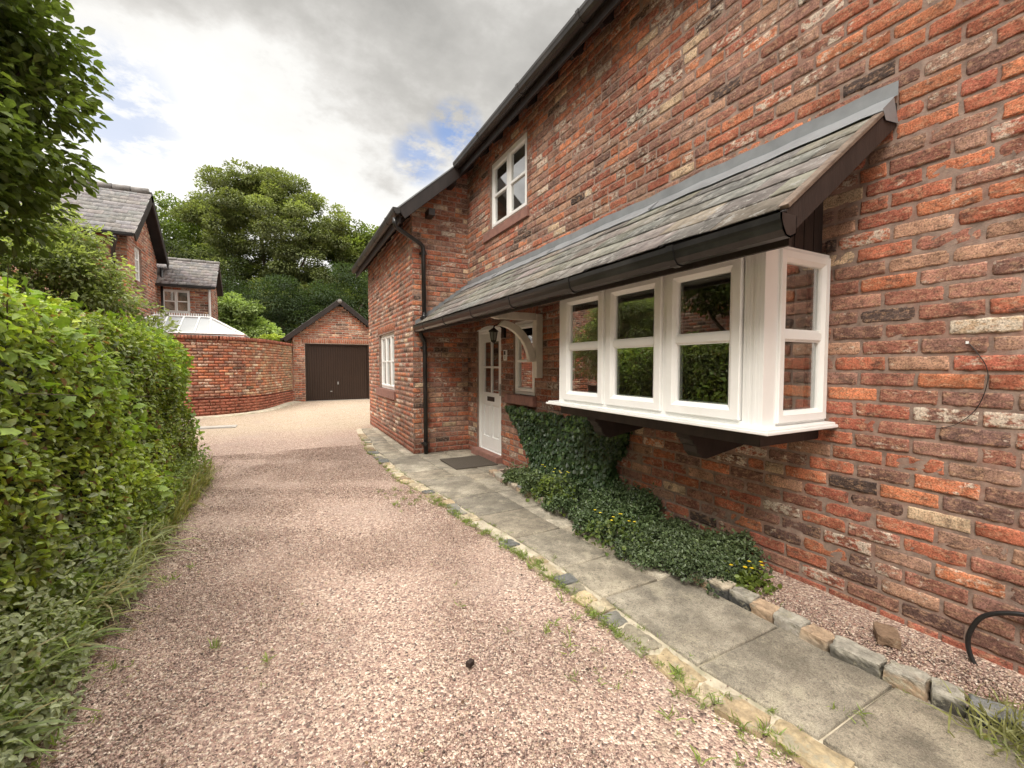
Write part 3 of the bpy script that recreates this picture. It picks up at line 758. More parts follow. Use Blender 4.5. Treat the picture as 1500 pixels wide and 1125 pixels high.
# planting bed
mb = MB(); yb = np.linspace(-2.6, 5.1, 40)
for a, b in zip(yb[:-1], yb[1:]):
    mb.add([(float(pxi(a)) + .05, a, float(gz(a)) + .03), (2.74, a, float(gz(a)) + .045), (2.74, b, float(gz(b)) + .045), (float(pxi(b)) + .05, b, float(gz(b)) + .03)], [(0, 1, 2, 3)])
bd = mb.build('planting_bed', M['gravel'], loc=(0, 0, 0)); tag(bd, kind='structure')
mb = MB()
for a, b in zip(np.linspace(1.75, 5.0, 20)[:-1], np.linspace(1.75, 5.0, 20)[1:]):
    mb.add([(float(pxi(a)) + .06, a, float(gz(a)) + .045), (2.74, a, float(gz(a)) + .06), (2.74, b, float(gz(b)) + .06), (float(pxi(b)) + .06, b, float(gz(b)) + .045)], [(0, 1, 2, 3)])
tag(mb.build('soil', M['soil'], loc=(0, 0, 0)), kind='structure')

# ---- loose chippings
def pebbles(name, X, Y, Z, s, col, label):
    n = len(X); base = np.array([(1,0,0),(0,1,0),(-1,0,0),(0,-1,0),(0,0,1),(0,0,-1)], float)
    a = rng.uniform(0, 6.28, n); sc = s[:, None] * rng.uniform(.55, 1.25, (n, 3)) * np.array([[.5, .5, .36]])
    v = base[None] * sc[:, None, :] + rng.normal(0, .13, (n, 6, 3)) * s[:, None, None] * .5
    tilt = rng.normal(0, .35, (n, 2)); ca, sa = np.cos(a)[:, None], np.sin(a)[:, None]
    x = v[..., 0] * ca - v[..., 1] * sa; yv = v[..., 0] * sa + v[..., 1] * ca; z = v[..., 2] + x * tilt[:, :1] + yv * tilt[:, 1:]
    P = np.stack([x + X[:, None], yv + Y[:, None], z + Z[:, None]], -1).reshape(-1, 3)
    F = np.array([(0,1,4),(1,2,4),(2,3,4),(3,0,4),(1,0,5),(2,1,5),(3,2,5),(0,3,5)])
    F = (np.arange(n)[:, None, None] * 6 + F[None]).reshape(-1, 3)
    o = link(np_mesh(P, F, np.repeat(col, 6, 0)), name, M['pebble'], loc=(0, 0, 0)); tag(o, label, 'gravel', kind='stuff'); return o
PC = np.array([(.42,.30,.25),(.49,.37,.30),(.31,.215,.18),(.58,.48,.39),(.72,.64,.55),(.19,.13,.11),(.10,.075,.065),(.40,.25,.20),(.55,.44,.32),(.36,.30,.25)])
PWt = np.array([.19,.16,.14,.12,.07,.08,.04,.09,.06,.05]); PWt /= PWt.sum()
def scatter(n, y0, y1, x0, x1, s0, s1):
    Y = rng.uniform(y0, y1, n); X = x0(Y) + (x1(Y) - x0(Y)) * rng.random(n)
    thin = sn(np.stack([X, Y, X * 0], 1), .9, 8); keep = rng.random(n) < np.clip(1.05 - .35 * np.clip(thin, 0, 1), .3, 1); X, Y = X[keep], Y[keep]; n = len(X)
    s = rng.uniform(s0, s1, n); c = PC[rng.choice(len(PC), n, p=PWt)] * rng.uniform(.72, 1.12, (n, 1)) * np.array([[.98, .92, .89]])
    gg = sn(np.stack([X, Y, X * 0], 1), .5, 3)[:, None]; c = c * (1 + .12 * gg) * (1 - .06 * np.abs(np.cos((X + .6) * 2.05))[:, None] ** 4)
    return X, Y, gz(Y) + .012 * sn(np.stack([X, Y, X * 0], 1), 0.9, 4) + s * .16, s, c
A = scatter(105000, .35, 3.6, lambda y: y * 0 - 1.15, lambda y: pxo(y) + .03, .0055, .0115)
B = scatter(52000, 3.6, 8.2, lambda y: y * 0 - 1.2, lambda y: pxo(y) + .03, .008, .014)
Cc = scatter(9000, -.2, 1.85, lambda y: pxi(y) + .08, lambda y: y * 0 + 2.72, .008, .015)
Cc = (Cc[0], Cc[1], Cc[2] + .036, Cc[3], Cc[4])
Sp = scatter(4200, .4, 7.0, lambda y: pxo(y) - .02, lambda y: pxo(y) + .20, .005, .010); kk = rng.random(len(Sp[0])) < np.exp(-(Sp[0] - pxo(Sp[1])) / .06)
Sp = tuple(q[kk] for q in Sp); Sp = (Sp[0], Sp[1], Sp[2] + .019, Sp[3], Sp[4])
allp = [np.concatenate([A[i], B[i], Cc[i], Sp[i]]) for i in range(5)]
pebbles('gravel', allp[0], allp[1], allp[2], allp[3], allp[4], 'loose pinkish stone chippings covering the drive')

# =================================================================== MAIN HOUSE
W, WX = 2.73, 1.79
H = thing('brick_house', (2.73, 3.0, 0), 'large red brick house along the drive with white bay window and slate lean-to roof', 'house')
mainhole = [(5.55, 6.44, -.2, 1.915), (4.60, 5.17, .965, 1.935), (1.36, 3.17, 1.03, 1.99), (4.81, 5.93, 3.36, 4.335)]
ex = soldier(4.52, 5.25, 1.945, .165)
w1 = brickwork('wall', TW(W), -2.9, 6.83, -.165, 4.70, mainhole, detail=2, plinth=3, parent=H, extra=ex)
RS = math.tan(R(41.5))
w2 = brickwork('wall', TW(WX), 6.815, 10.98, -.165, 3.86, [(8.2, 9.69, .87, 2.0)], detail=1, plinth=3, parent=H, extra=soldier(8.12, 9.77, 2.012, .16))
w3 = brickwork('wall', TS(6.82), WX - .006, W + .005, -.165, 4.66, (), umax=lambda z: (WX - .006 + max(0, (z - 3.82) / RS), W + .005), detail=2, plinth=3, parent=H)
mb = MB()
mb.box((2.765, -2.95, -.2), (9, -2.9, 4.6)).box((8.95, -2.9, -.2), (9.0, 11.0, 4.6)).box((1.80, 10.95, -.2), (8.95, 11.0, 3.5))
for Yg in (-2.92, 10.98): mb.prism([(2.75, 4.55), (8.98, 4.55), (5.9, 7.3)], lambda u, v, n: (u, Yg + n, v), -.02, .02)
mb.build('wall', M['mortarfar'], H)

def wall_window(T, u0, u1, v0, v1, lights, bars, parent, rec=.055, name='window', sill=None, fw=.045, cw=.05, roomd=1.6, curtain=None, arch=False, mat=None, roomc='room', muntins=0):
    """recessed casement window: frame, panes, sill and the dark room behind"""
    mat = mat or M['upvc']
    fr = MB(); e = .004
    fr.ring(T, u0 + e, u1 - e, v0 + e, v1 - e, [(0, -rec - .06), (0, -rec), (fw * .75, -rec), (fw, -rec - .012), (fw, -rec - .06)])
    ww = (u1 - u0 - 2 * fw + .01 * (lights - 1)) / lights
    us = [u0 + fw + i * (u1 - u0 - 2 * fw) / lights for i in range(lights + 1)]
    for i in range(lights):
        a, b = us[i] + .003, us[i + 1] - .003
        fr.ring(T, a, b, v0 + fw + .003, v1 - fw - .003, [(0, -rec - .05), (0, -rec + .006), (.006, -rec + .012), (cw - .014, -rec + .012), (cw, -rec - .004), (cw, -rec - .05)])
        for v in bars:
            vv = v0 + (v1 - v0) * v
            fr.prism([(a + cw - .006, vv - .016), (b - cw + .006, vv - .016), (b - cw + .006, vv + .016), (a + cw - .006, vv + .016)], T, -rec - .03, -rec + .004)
        for k in range(muntins):
            uu = a + (b - a) * (k + 1) / (muntins + 1)
            fr.prism([(uu - .014, v0 + fw + cw), (uu + .014, v0 + fw + cw), (uu + .014, v1 - fw - cw), (uu - .014, v1 - fw - cw)], T, -rec - .029, -rec + .005)
    if arch:
        fr.prism([(u0 + e, v1 - .02)] + [(u0 + e + (u1 - u0 - 2*e) * t / 8, v1 - .02 + .055 * math.sin(math.pi * t / 8) + .02) for t in range(9)] + [(u1 - e, v1 - .02)], T, -rec - .05, -rec + .002)
    o = fr.build(name, mat, parent)
    g = MB(); g.prism([(u0 + fw, v0 + fw), (u1 - fw, v0 + fw), (u1 - fw, v1 - fw), (u0 + fw, v1 - fw)], T, -rec - .024, -rec - .020); 
    g2 = MB(); g2.add([T(u0 + fw, v0 + fw, -rec - .02), T(u1 - fw, v0 + fw, -rec - .02), T(u1 - fw, v1 - fw, -rec - .02), T(u0 + fw, v1 - fw, -rec - .02)], [(0, 1, 2, 3)])
    g2.build('pane', M['glass'], o)
    r = MB(); m_ = .25; d0, d1 = -rec - .065, -rec - roomd
    a, b, c, d = u0 - m_, u1 + m_, v0 - .12, v1 + .1
    vs = [T(a, c, d0), T(b, c, d0), T(b, d, d0), T(a, d, d0), T(a, c, d1), T(b, c, d1), T(b, d, d1), T(a, d, d1)]
    r.add(vs, [(4, 5, 6, 7), (0, 1, 5, 4), (1, 2, 6, 5), (2, 3, 7, 6), (3, 0, 4, 7)]); r.build('room', M[roomc], o)
    if curtain:
        for (ca, cb) in curtain:
            c_ = MB()
            pts = [(ca + (cb - ca) * i / 14, -rec - .12 - .018 * math.sin(i * 1.9)) for i in range(15)]
            c_.add([T(u, v0 + .02, n) for u, n in pts] + [T(u, v1 - .02, n) for u, n in pts], [(i, i + 1, 16 + i, 15 + i) for i in range(14)])
            c_.build('curtain', M['curtain'], o, smooth=True)
    if sill:
        s = MB(); s0, s1, sv0, sv1, sn_ = sill
        s.prism([(s0, sv0), (s1, sv0), (s1, sv1), (s0, sv1)], T, -rec - .02, sn_); s.build('sill', M['sandstone'], o, bevel=.006)
    lin = MB()
    lin.prism([(u0 - .02, v0), (u0 + .001, v0), (u0 + .001, v1), (u0 - .02, v1)], T, -rec - .07, -.0045)
    lin.prism([(u1 - .001, v0), (u1 + .02, v0), (u1 + .02, v1), (u1 - .001, v1)], T, -rec - .07, -.0045)
    lin.prism([(u0, v1 - .001), (u1, v1 - .001), (u1, v1 + .02), (u0, v1 + .02)], T, -rec - .07, -.0048)
    lin.build('reveal', M['mortar'], o)
    return o

wall_window(TW(W), 4.81, 5.93, 3.36, 4.335, 2, [.5], H, rec=.035, sill=(4.74, 6.12, 3.225, 3.355, .03), fw=.04, cw=.055, curtain=None)
wall_window(TW(W), 4.60, 5.17, .965, 1.935, 1, [.46], H, rec=.025, sill=(4.55, 5.34, .835, .96, .055), fw=.04, cw=.055, roomc='room')
wall_window(TW(WX), 8.2, 9.69, .87, 2.0, 3, [.5], H, sill=(8.08, 9.95, .70, .865, .035), arch=True, fw=.04, cw=.045, curtain=[(8.25, 8.6), (9.2, 9.65)])

# ---- front door
T = TW(W); rec = .03
fr = MB(); fr.ring(T, 5.555, 6.435, -.02, 1.91, [(0, -rec - .07), (0, -rec), (.05, -rec), (.062, -rec - .014), (.062, -rec - .07)])
fr.prism([(5.62, 1.76)] + [(5.62 + .76 * t / 8, 1.86 - .055 + .055 * math.sin(math.pi * t / 8)) for t in range(9)][::1] + [(6.38, 1.76)], T, -rec - .05, -rec - .02) if False else None
fr.prism([(5.56, 1.90)] + [(5.56 + .87 * t / 10, 1.905 + .05 * math.sin(math.pi * t / 10)) for t in range(11)] + [(6.43, 1.90)], T, -.06, .004)
dr = fr.build('door', M['upvc'], H)
lf = MB(); a, b, c, d = 5.622, 6.372, .05, 1.845; st = .10; n0, n1 = -rec - .055, -rec - .016
for (p, q, r_, s_) in [(a, a + st, c, d), (b - st, b, c, d), (a + st, b - st, c, c + .19), (a + st, b - st, .745, .93), (a + st, b - st, d - .13, d)]:
    lf.prism([(p, r_), (q, r_), (q, s_), (p, s_)], T, n0, n1)
mid = (a + b) / 2
lf.prism([(mid - .04, c + .19), (mid + .04, c + .19), (mid + .04, .745), (mid - .04, .745)], T, n0, n1)
lf.prism([(mid - .014, .93), (mid + .014, .93), (mid + .014, d - .13), (mid - .014, d - .13)], T, n0, n1 - .004)
lf.prism([(a + st, 1.31), (b - st, 1.31), (b - st, 1.34), (a + st, 1.34)], T, n0, n1 - .003)
for (p, q) in ((a + st, mid - .04), (mid + .04, b - st)):
    lf.prism([(p, c + .19), (q, c + .19), (q, .745), (p, .745)], T, n0, n1 - .020)
    lf.prism([(p + .035, c + .225), (q - .035, c + .225), (q - .035, .71), (p + .035, .71)], T, n0, n1 - .009)
lf.build('leaf', M['upvc'], dr)
g2 = MB(); g2.add([T(a + st, .93, n1 - .02), T(b - st, .93, n1 - .02), T(b - st, d - .13, n1 - .02), T(a + st, d - .13, n1 - .02)], [(0, 1, 2, 3)]); g2.build('pane', M['glass'], dr)
lp = MB(); lp.prism([(mid - .125, .80), (mid + .125, .80), (mid + .125, .87), (mid - .125, .87)], T, n1 - .002, n1 + .008); lp.build('letter_plate', M['blackplastic'], dr, bevel=.003)
hd = MB(); hd.tube([T(a + .045, .98, n1), T(a + .045, .98, n1 + .05), T(a + .15, .98, n1 + .052)], .009, 8); hd.prism([(a + .025, .90), (a + .065, .90), (a + .065, 1.08), (a + .025, 1.08)], T, n1 - .002, n1 + .007)
hd.build('handle', M['metal'], dr, smooth=False)
th = MB(); th.prism([(5.50, -.13), (6.46, -.13), (6.46, .025), (5.50, .025)], T, -.16, .10); th.build('threshold', M['sandstone'], dr, bevel=.008)
rv = MB(); rv.box((W + .005, 5.53, -.1), (W + .16, 5.553, 1.92)).box((W + .005, 6.437, -.1), (W + .16, 6.46, 1.92)).box((W + .006, 5.55, 1.912), (W + .16, 6.44, 1.935)); rv.build('reveal', M['mortar'], dr)
hl = MB(); hl.add([(2.9, 5.3, -.1), (2.9, 6.7, -.1), (2.9, 6.7, 2.1), (2.9, 5.3, 2.1), (5, 5.3, -.1), (5, 6.7, -.1), (5, 6.7, 2.1), (5, 5.3, 2.1)], [(4, 5, 6, 7), (0, 1, 5, 4), (1, 2, 6, 5), (2, 3, 7, 6), (3, 0, 4, 7)]); hl.build('hallway', M['roomdark'], dr)

# ---- bay window
BX, BY0, BY1, BZ0, BZ1 = 2.14, 1.335, 3.185, 1.032, 1.972
T = TW(BX)
bf = MB()
bf.prism([(BY0, BZ0), (BY0 + .055, BZ0), (BY0 + .055, BZ1), (BY0, BZ1)], T, -.10, .004)             # corner post
bf.prism([(BY0 + .057, BZ0), (BY0 + .112, BZ0), (BY0 + .112, BZ1 - .003), (BY0 + .057, BZ1 - .003)], T, -.07, 0)
for q in (.018, .037, .075, .094): bf.prism([(BY0 + q - .0012, BZ0 + .002), (BY0 + q + .0012, BZ0 + .002), (BY0 + q + .0012, BZ1 - .004), (BY0 + q - .0012, BZ1 - .004)], T, -.01, .0055 if q < .05 else .0015)
bf.prism([(BY0 + .112, BZ1 - .032), (BY1, BZ1 - .032), (BY1, BZ1 - .001), (BY0 + .112, BZ1 - .001)], T, -.07, -.004)  # head
bf.prism([(BY0 + .112, BZ0), (BY1, BZ0), (BY1, BZ0 + .022), (BY0 + .112, BZ0 + .022)], T, -.07, -.003)                # bottom rail
bf.prism([(BY1 - .075, BZ0 + .022), (BY1, BZ0 + .022), (BY1, BZ1 - .032), (BY1 - .075, BZ1 - .032)], T, -.07, -.004)
for m_ in (1.983, 2.558): bf.prism([(m_ - .02, BZ0 + .022), (m_ + .02, BZ0 + .022), (m_ + .02, BZ1 - .032), (m_ - .02, BZ1 - .032)], T, -.07, -.006)
# near and far cheeks
TN = TS(BY0)
bf.prism([(BX + .102, BZ0), (BX + .112, BZ0), (BX + .112, BZ1), (BX + .102, BZ1)], TN, -.07, 0)
bf.box((2.262, BY0 + .002, BZ1 - .022), (W - .004, BY0 + .07, BZ1 - .001)).box((2.262, BY0 + .003, BZ0), (W - .004, BY0 + .07, BZ0 + .014)).box((W - .022, BY0 + .0025, BZ0 + .014), (W - .003, BY0 + .07, BZ1 - .022))
bf.box((2.23, BY1 - .07, BZ0), (W - .004, BY1 - .001, BZ0 + .06)).box((2.23, BY1 - .07, BZ1 - .06), (W - .004, BY1 - .001, BZ1 - .002)).box((2.62, BY1 - .071, BZ0 + .06), (W - .004, BY1 - .002, BZ1 - .06)).box((2.215, BY1 - .071, BZ0 + .001), (2.26, BY1 - .002, BZ1 - .003))
bay = bf.build('bay_window', M['upvc'], H, bevel=.0015)
CP = [(0, -.05), (0, .010), (.005, .015), (.050, .015), (.056, .010), (.072, .000), (.076, -.008), (.076, -.05)]
def casement(T, u0, u1, v0, v1, k_=1.0):
    c = MB(); c.ring(T, u0, u1, v0, v1, [(p_ * k_, n_) for p_, n_ in CP]); vm = (v0 + v1) / 2 + .012
    e_ = .07 * k_
    c.prism([(u0 + e_, vm - .033), (u1 - e_, vm - .033), (u1 - e_, vm - .020), (u0 + e_, vm - .020)], T, -.05, -.004)
    c.prism([(u0 + e_ - .001, vm - .0205), (u1 - e_ + .001, vm - .0205), (u1 - e_ + .001, vm + .0205), (u0 + e_ - .001, vm + .0205)], T, -.05, .004)
    c.prism([(u0 + e_, vm + .020), (u1 - e_, vm + .020), (u1 - e_, vm + .033), (u0 + e_, vm + .033)], T, -.05, -.004)
    c.build('casement', M['upvc'], bay)
    g = MB(); g.add([T(u0 + .045, v0 + .045, -.018), T(u1 - .045, v0 + .045, -.018), T(u1 - .045, v1 - .045, -.018), T(u0 + .045, v1 - .045, -.018)], [(0, 1, 2, 3)]); g.build('pane', M['glass'], bay)
    g = MB(); g.ring(T, u0 + .076 * k_, u1 - .076 * k_, v0 + .076 * k_, v1 - .076 * k_, [(0, -.049), (0, -.030), (.006, -.030), (.006, -.049)]); g.build('spacer_bar', M['metal'], bay)
for a, b in ((1.457, 1.962), (2.004, 2.538), (2.578, 3.103)): casement(T, a, b, 1.056, 1.937)
casement(TN, 2.250, 2.708, 1.048, 1.950, .80)
g = MB(); g.box((2.26, BY1 - .04, BZ0 + .06), (2.62, BY1 - .036, BZ1 - .06)); g.build('pane', M['glass'], bay)
sl = MB(); sl.box((2.078, 1.268, 1.003), (2.729, 3.305, 1.020)).box((2.092, 1.282, 1.0195), (2.729, 3.29, 1.032)); sl.build('sill', M['upvc'], bay, bevel=.003)
bb = MB(); bb.box((2.17, 1.365, .925), (2.725, 3.20, 1.002)); bb.box((2.16, 1.355, .985), (2.725, 3.21, 1.0005)); bb.build('base_board', M['brownwood'], bay, bevel=.004)
for yb_ in (1.88, 2.80):
    k = MB(); k.prism([(W - .004, .922), (2.20, .922), (2.20, .895), (2.225, .885), (2.235, .86), (2.26, .845), (2.275, .80), (2.315, .765), (2.36, .755), (W - .004, .81)], TS(yb_), -.055, .055)
    k.build('support_bracket', M['brownwood'], bay, bevel=.004)
r = MB(); x0, x1 = 2.76, 5.4
r.add([(x0, .7, .4), (x0, 3.9, .4), (x0, 3.9, 2.35), (x0, .7, 2.35), (x1, .7, .4), (x1, 3.9, .4), (x1, 3.9, 2.35), (x1, .7, 2.35)], [(4, 5, 6, 7), (0, 1, 5, 4), (1, 2, 6, 5), (2, 3, 7, 6), (3, 0, 4, 7)])
r.box((2.22, 1.41, 1.03), (2.80, 3.11, 1.045)); r.box((2.20, 1.40, 1.975), (2.80, 3.12, 1.99)); r.build('room', M['room'], bay)
cu = MB()
for (ya, yb_, xx) in ((3.02, 3.10, 2.62), (1.44, 1.50, 2.70)):
    cu = MB()
    pts = [(xx + (.02 * math.sin(i * 2.1)), ya + (yb_ - ya) * i / 12) for i in range(13)]
    cu.add([(x, yy_, 1.05) for x, yy_ in pts] + [(x, yy_, 1.96) for x, yy_ in pts], [(i, i + 1, 14 + i, 13 + i) for i in range(12)]); cu.build('curtain', M['curtain'], bay, smooth=True)
cu = MB(); pts = [(2.80 + .16 * i / 16, 1.62 + .015 * math.sin(i * 1.7)) for i in range(17)]
cu.add([(x, yy_, 1.05) for x, yy_ in pts] + [(x, yy_, 1.96) for x, yy_ in pts], [(i, i + 1, 18 + i, 17 + i) for i in range(16)])
cu.build('curtain', M['curtain'], bay, smooth=True)

# ---- lean-to roof over bay and door
th = math.atan2(.675, .90); ds = np.array([math.cos(th), 0, math.sin(th)]); LY0, LY1 = 1.085, 6.81
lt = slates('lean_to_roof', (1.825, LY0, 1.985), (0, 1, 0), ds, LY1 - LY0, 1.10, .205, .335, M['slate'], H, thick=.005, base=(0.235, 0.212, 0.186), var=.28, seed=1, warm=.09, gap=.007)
def TSl(u, v, n): return (1.825 + v * ds[0] - n * ds[2], u, 1.985 + v * ds[2] + n * ds[0])      # u along y, v up the slope, n off the slope
dk_ = MB(); dk_.prism([(LY0 + .02, .02), (LY1, .02), (LY1, 1.12), (LY0 + .02, 1.12)], TSl, -.045, .006); dk_.build('roof_deck', M['brownwood'], lt)
vb = MB(); vb.prism([(LY0 - .028, -.01), (LY0 + .0, -.01), (LY0 + .0, 1.13), (LY0 - .028, 1.13)], TSl, -.095, .004); vb.build('barge_board', M['brownwood'], lt, bevel=.003)
vb = MB(); vb.prism([(LY0 - .034, .01), (LY0 + .012, .01), (LY0 + .012, 1.06), (LY0 - .034, 1.06)], TSl, .0045, .022); vb.build('verge_strip', M['weatherwood'], lt, bevel=.002)
# cheek boards (vertical boarding above the side casement)
ck = MB(); x = 2.165
while x < 2.70:
    x2 = min(x + .092, 2.724)
    zt = lambda q: 1.985 + (q - 1.825) * math.tan(th) - .05
    ck.prism([(x + .004, 1.974), (x2 - .004, 1.974), (x2 - .004, zt(x2)), (x + .004, zt(x))], TS(1.372), -.02, .0); x = x2
ck.prism([(2.165, 1.974), (2.72, 1.974), (2.72, zt(2.72)), (2.165, zt(2.165))], TS(1.372), -.022, -.006)
ck.build('cheek_board', M['brownwood'], lt)
ck = MB(); ck.prism([(2.16, 1.974), (2.72, 1.974), (2.72, zt(2.72)), (2.16, zt(2.16))], TS(3.16), -.02, .0); ck.box((1.9, 1.372, 1.9745), (2.16, 3.2, 1.99)); ck.build('soffit', M['brownwood'], lt)
# rafters under the open part
rf = MB()
for yy_ in np.arange(3.5, 6.8, .42): MB().prism([(yy_, .06), (yy_ + .045, .06), (yy_ + .045, 1.05), (yy_, 1.05)], TSl, -.14, -.045).build('rafter', M['brownwood'], lt)
rf.prism([(LY0 + .02, .045), (LY1, .045), (LY1, .065), (LY0 + .02, .065)], TSl, -.12, -.046); rf.build('eaves_board', M['brownwood'], lt)
# lead flashing, dressed over the top slates and up the wall
fl = MB(); ny = 60; prof = [(.965, .026), (.972, .031), (1.04, .037), (1.10, .040)]
vs = []; 
for i in range(ny + 1):
    yv_ = LY0 - .035 + (LY1 - LY0 + .03) * i / ny; wv = .003 * math.sin(i * 1.7) + .003 * math.sin(i * .63)
    row = [TSl(yv_, v + wv * 2, n + wv * .5) for v, n in prof]; row = [(min(p[0], W - .012), p[1], p[2]) for p in row]
    row += [(W - .013, yv_, 2.695 + wv), (W - .012, yv_, 2.765 + wv * 1.4), (W + .01, yv_, 2.768)]
    vs += row
m_ = 7; fl.add(vs, [(i * m_ + k, i * m_ + k + 1, (i + 1) * m_ + k + 1, (i + 1) * m_ + k) for i in range(ny) for k in range(m_ - 1)])
for yv_ in (2.55, 4.05, 5.5):      # lapped joints
    fl.prism([(yv_, .952), (yv_ + .012, .952), (yv_ + .012, 1.075), (yv_, 1.075)], TSl, .036, .045)
# mitred near end returning to the wall
k = len(fl.v); e0 = [TSl(LY0 - .036, v, n) for v, n in ((.955, .036), (1.09, .040), (1.09, -.10), (.955, -.02))]
fl.add([(min(p[0], W), p[1], p[2]) for p in e0], [(0, 1, 2, 3)])
flm = fl.mesh(); link(flm, 'flashing', M['lead'], lt, smooth=False)
fs = MB(); nst = 9
for i in range(nst):
    a = i / nst * 1.09; b = (i + 1) / nst * 1.09; p0 = 1.825 + a * ds[0]; p1 = 1.825 + b * ds[0] + .02; z0 = 1.985 + a * ds[2]; z1 = 1.985 + b * ds[2]
    fs.prism([(p0, z0), (p1, z1 + .01), (p1, z1 + .075), (p0, z0 + .085)], TS(6.82), .012, .019 + .0012 * i)
fs.build('flashing', M['lead'], lt)

def gutter(name, X, z, y0, y1, parent, mat, w=.10, h=.085, unions=1.0, brackets=None):
    """ogee gutter along y with its front at X and its top at z"""
    g = MB(); pr = [(w, 0), (w, -h * .8), (w * .62, -h), (w * .30, -h * .96), (w * .10, -h * .72), (w * .04, -h * .45), (-.002, -h * .28), (-.002, 0), (.004, .0), (.004, -h * .25), (w * .12, -h * .5), (w * .36, -h * .88), (w * .6, -h * .92), (w - .004, -h * .74), (w - .004, 0)]
    poly = [(X + a, z + b) for a, b in pr]
    T_ = lambda u, v, n: (u, n, v)
    g.prism(poly, T_, y0, y1)
    outl = pr[:8]
    for yy_ in (y0, y1 - .004): g.prism([(X + a, z + b) for a, b in outl], T_, yy_, yy_ + .004)
    o = g.build(name, mat, parent, smooth=False)
    u_ = MB(); yy_ = y0 + .55
    cxm, czm = X + w / 2, z - h / 2
    while yy_ < y1 - .05:
        MB().prism([(cxm + (X + a - cxm) * 1.10, czm + (z + b - czm) * 1.12 - .002) for a, b in outl], T_, yy_, yy_ + .045).build('gutter_union', mat, o)
        yy_ += unions
    return o
gt = gutter('gutter', 1.785, 1.972, 1.055, 6.80, H, M['blackplastic'], w=.105, h=.095, unions=.93)
fb = MB(); fb.box((1.892, LY0 + .0, 1.86), (1.912, LY1, 1.965)); fb.build('fascia', M['brownwood'], H)

# ---- main roof
sl_ = math.atan(RS); dsm = np.array([math.cos(sl_), 0, math.sin(sl_)])
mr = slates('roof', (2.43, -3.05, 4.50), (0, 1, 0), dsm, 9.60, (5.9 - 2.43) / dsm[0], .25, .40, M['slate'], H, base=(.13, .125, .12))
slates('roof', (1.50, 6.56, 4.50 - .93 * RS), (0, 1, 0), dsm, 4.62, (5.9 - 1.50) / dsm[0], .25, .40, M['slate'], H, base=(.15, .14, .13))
def TM(u, v, n): return (2.43 + v * dsm[0] - n * dsm[2], u, 4.50 + v * dsm[2] + n * dsm[0])
v0_ = -(2.43 - 1.50) / dsm[0]
dk_ = MB(); dk_.prism([(-3.05, .01), (6.555, .01), (6.555, 4.6), (-3.05, 4.6)], TM, -.05, .006); dk_.prism([(6.56, v0_ + .01), (11.16, v0_ + .01), (11.16, 4.6), (6.56, 4.6)], TM, -.052, .005)
zr = 4.50 + 4.6 * dsm[2]; xr = 2.43 + 4.6 * dsm[0]; dk_.prism([(xr - .05, zr), (xr + 4.3, zr - 3.8), (xr + 4.3, zr - 3.75), (xr - .05, zr + .05)], lambda u, v, n: (u, n, v), -3.05, 11.16)
dk_.build('roof_deck', M['brownwood'], mr)
gutter('gutter', 2.375, 4.545, -3.05, 6.54, H, M['brownpvc'], w=.11, h=.10, unions=1.15)
gutter('gutter', 1.425, 4.545 - .95 * RS - .015, 6.50, 11.15, H, M['brownpvc'], w=.11, h=.10, unions=1.1)
fb = MB(); fb.box((2.487, -3.05, 4.36), (2.51, 6.54, 4.53)).box((1.537, 6.58, 3.50), (1.56, 11.15, 3.66)); fb.build('fascia', M['brownwood'], H)
rf = MB()
for yy_ in np.arange(-2.8, 6.3, .46): MB().prism([(yy_, .09), (yy_ + .05, .09), (yy_ + .05, .50), (yy_, .50)], TM, -.17, -.05).build('rafter', M['brownwood'], H)
for yy_ in np.arange(6.95, 11.1, .46): MB().prism([(yy_, v0_ + .07), (yy_ + .05, v0_ + .07), (yy_ + .05, v0_ + .5), (yy_, v0_ + .5)], TM, -.15, -.051).build('rafter', M['brownwood'], H)
rf.box((2.0, 6.60, 3.70), (2.10, 6.83, 3.80)); rf.build('purlin_end', M['brownwood'], H); MB().box((2.36, 6.56, 4.22), (2.44, 6.84, 4.30)).build('purlin_end', M['brownwood'], H)
vb = MB(); vb.prism([(6.528, v0_ + .0), (6.556, v0_ + .0), (6.556, .40), (6.528, .40)], TM, -.165, .004); vb.build('barge_board', M['brownwood'], H, bevel=.003)
vb = MB(); vb.prism([(6.522, v0_ + .0), (6.60, v0_ + .0), (6.60, .12), (6.522, .12)], TM, .0045, .022); vb.build('verge_strip', M['lead'], H)
sf = MB(); sf.prism([(6.557, v0_ + .03), (6.815, v0_ + .03), (6.815, .5), (6.557, .5)], TM, -.10, -.053); sf.build('soffit', M['brownwood'], H)

# ---- downpipe
dp = MB(); Yp = 6.755
dp.tube([(1.475, 6.60, 3.56), (1.475, 6.60, 3.47), (1.50, 6.615, 3.43), (1.90, Yp - .02, 3.27), (1.945, Yp, 3.23), (1.95, Yp, 3.18), (1.955, Yp, 2.15)], .034, 12)
dp.tube([(1.955, Yp, 2.20), (1.955, Yp, 2.08), (1.90, Yp - .02, 1.98), (1.87, Yp - .06, 1.90), (1.90, Yp - .03, 1.82), (1.955, Yp, 1.74), (1.96, Yp, 1.68), (1.965, Yp, -.08)], .034, 12)
dpo = dp.build('downpipe', M['blackplastic'], H, smooth=True)
cl = MB()
for z in (3.16, 2.14, 1.66, .12):
    cl = MB(); cl.tube([(1.955, Yp, z), (1.955, Yp, z - .055)], .042, 12); cl.box((1.90, Yp + .02, z - .04), (2.01, Yp + .062, z - .015)); cl.build('pipe_clip', M['blackplastic'], dpo)

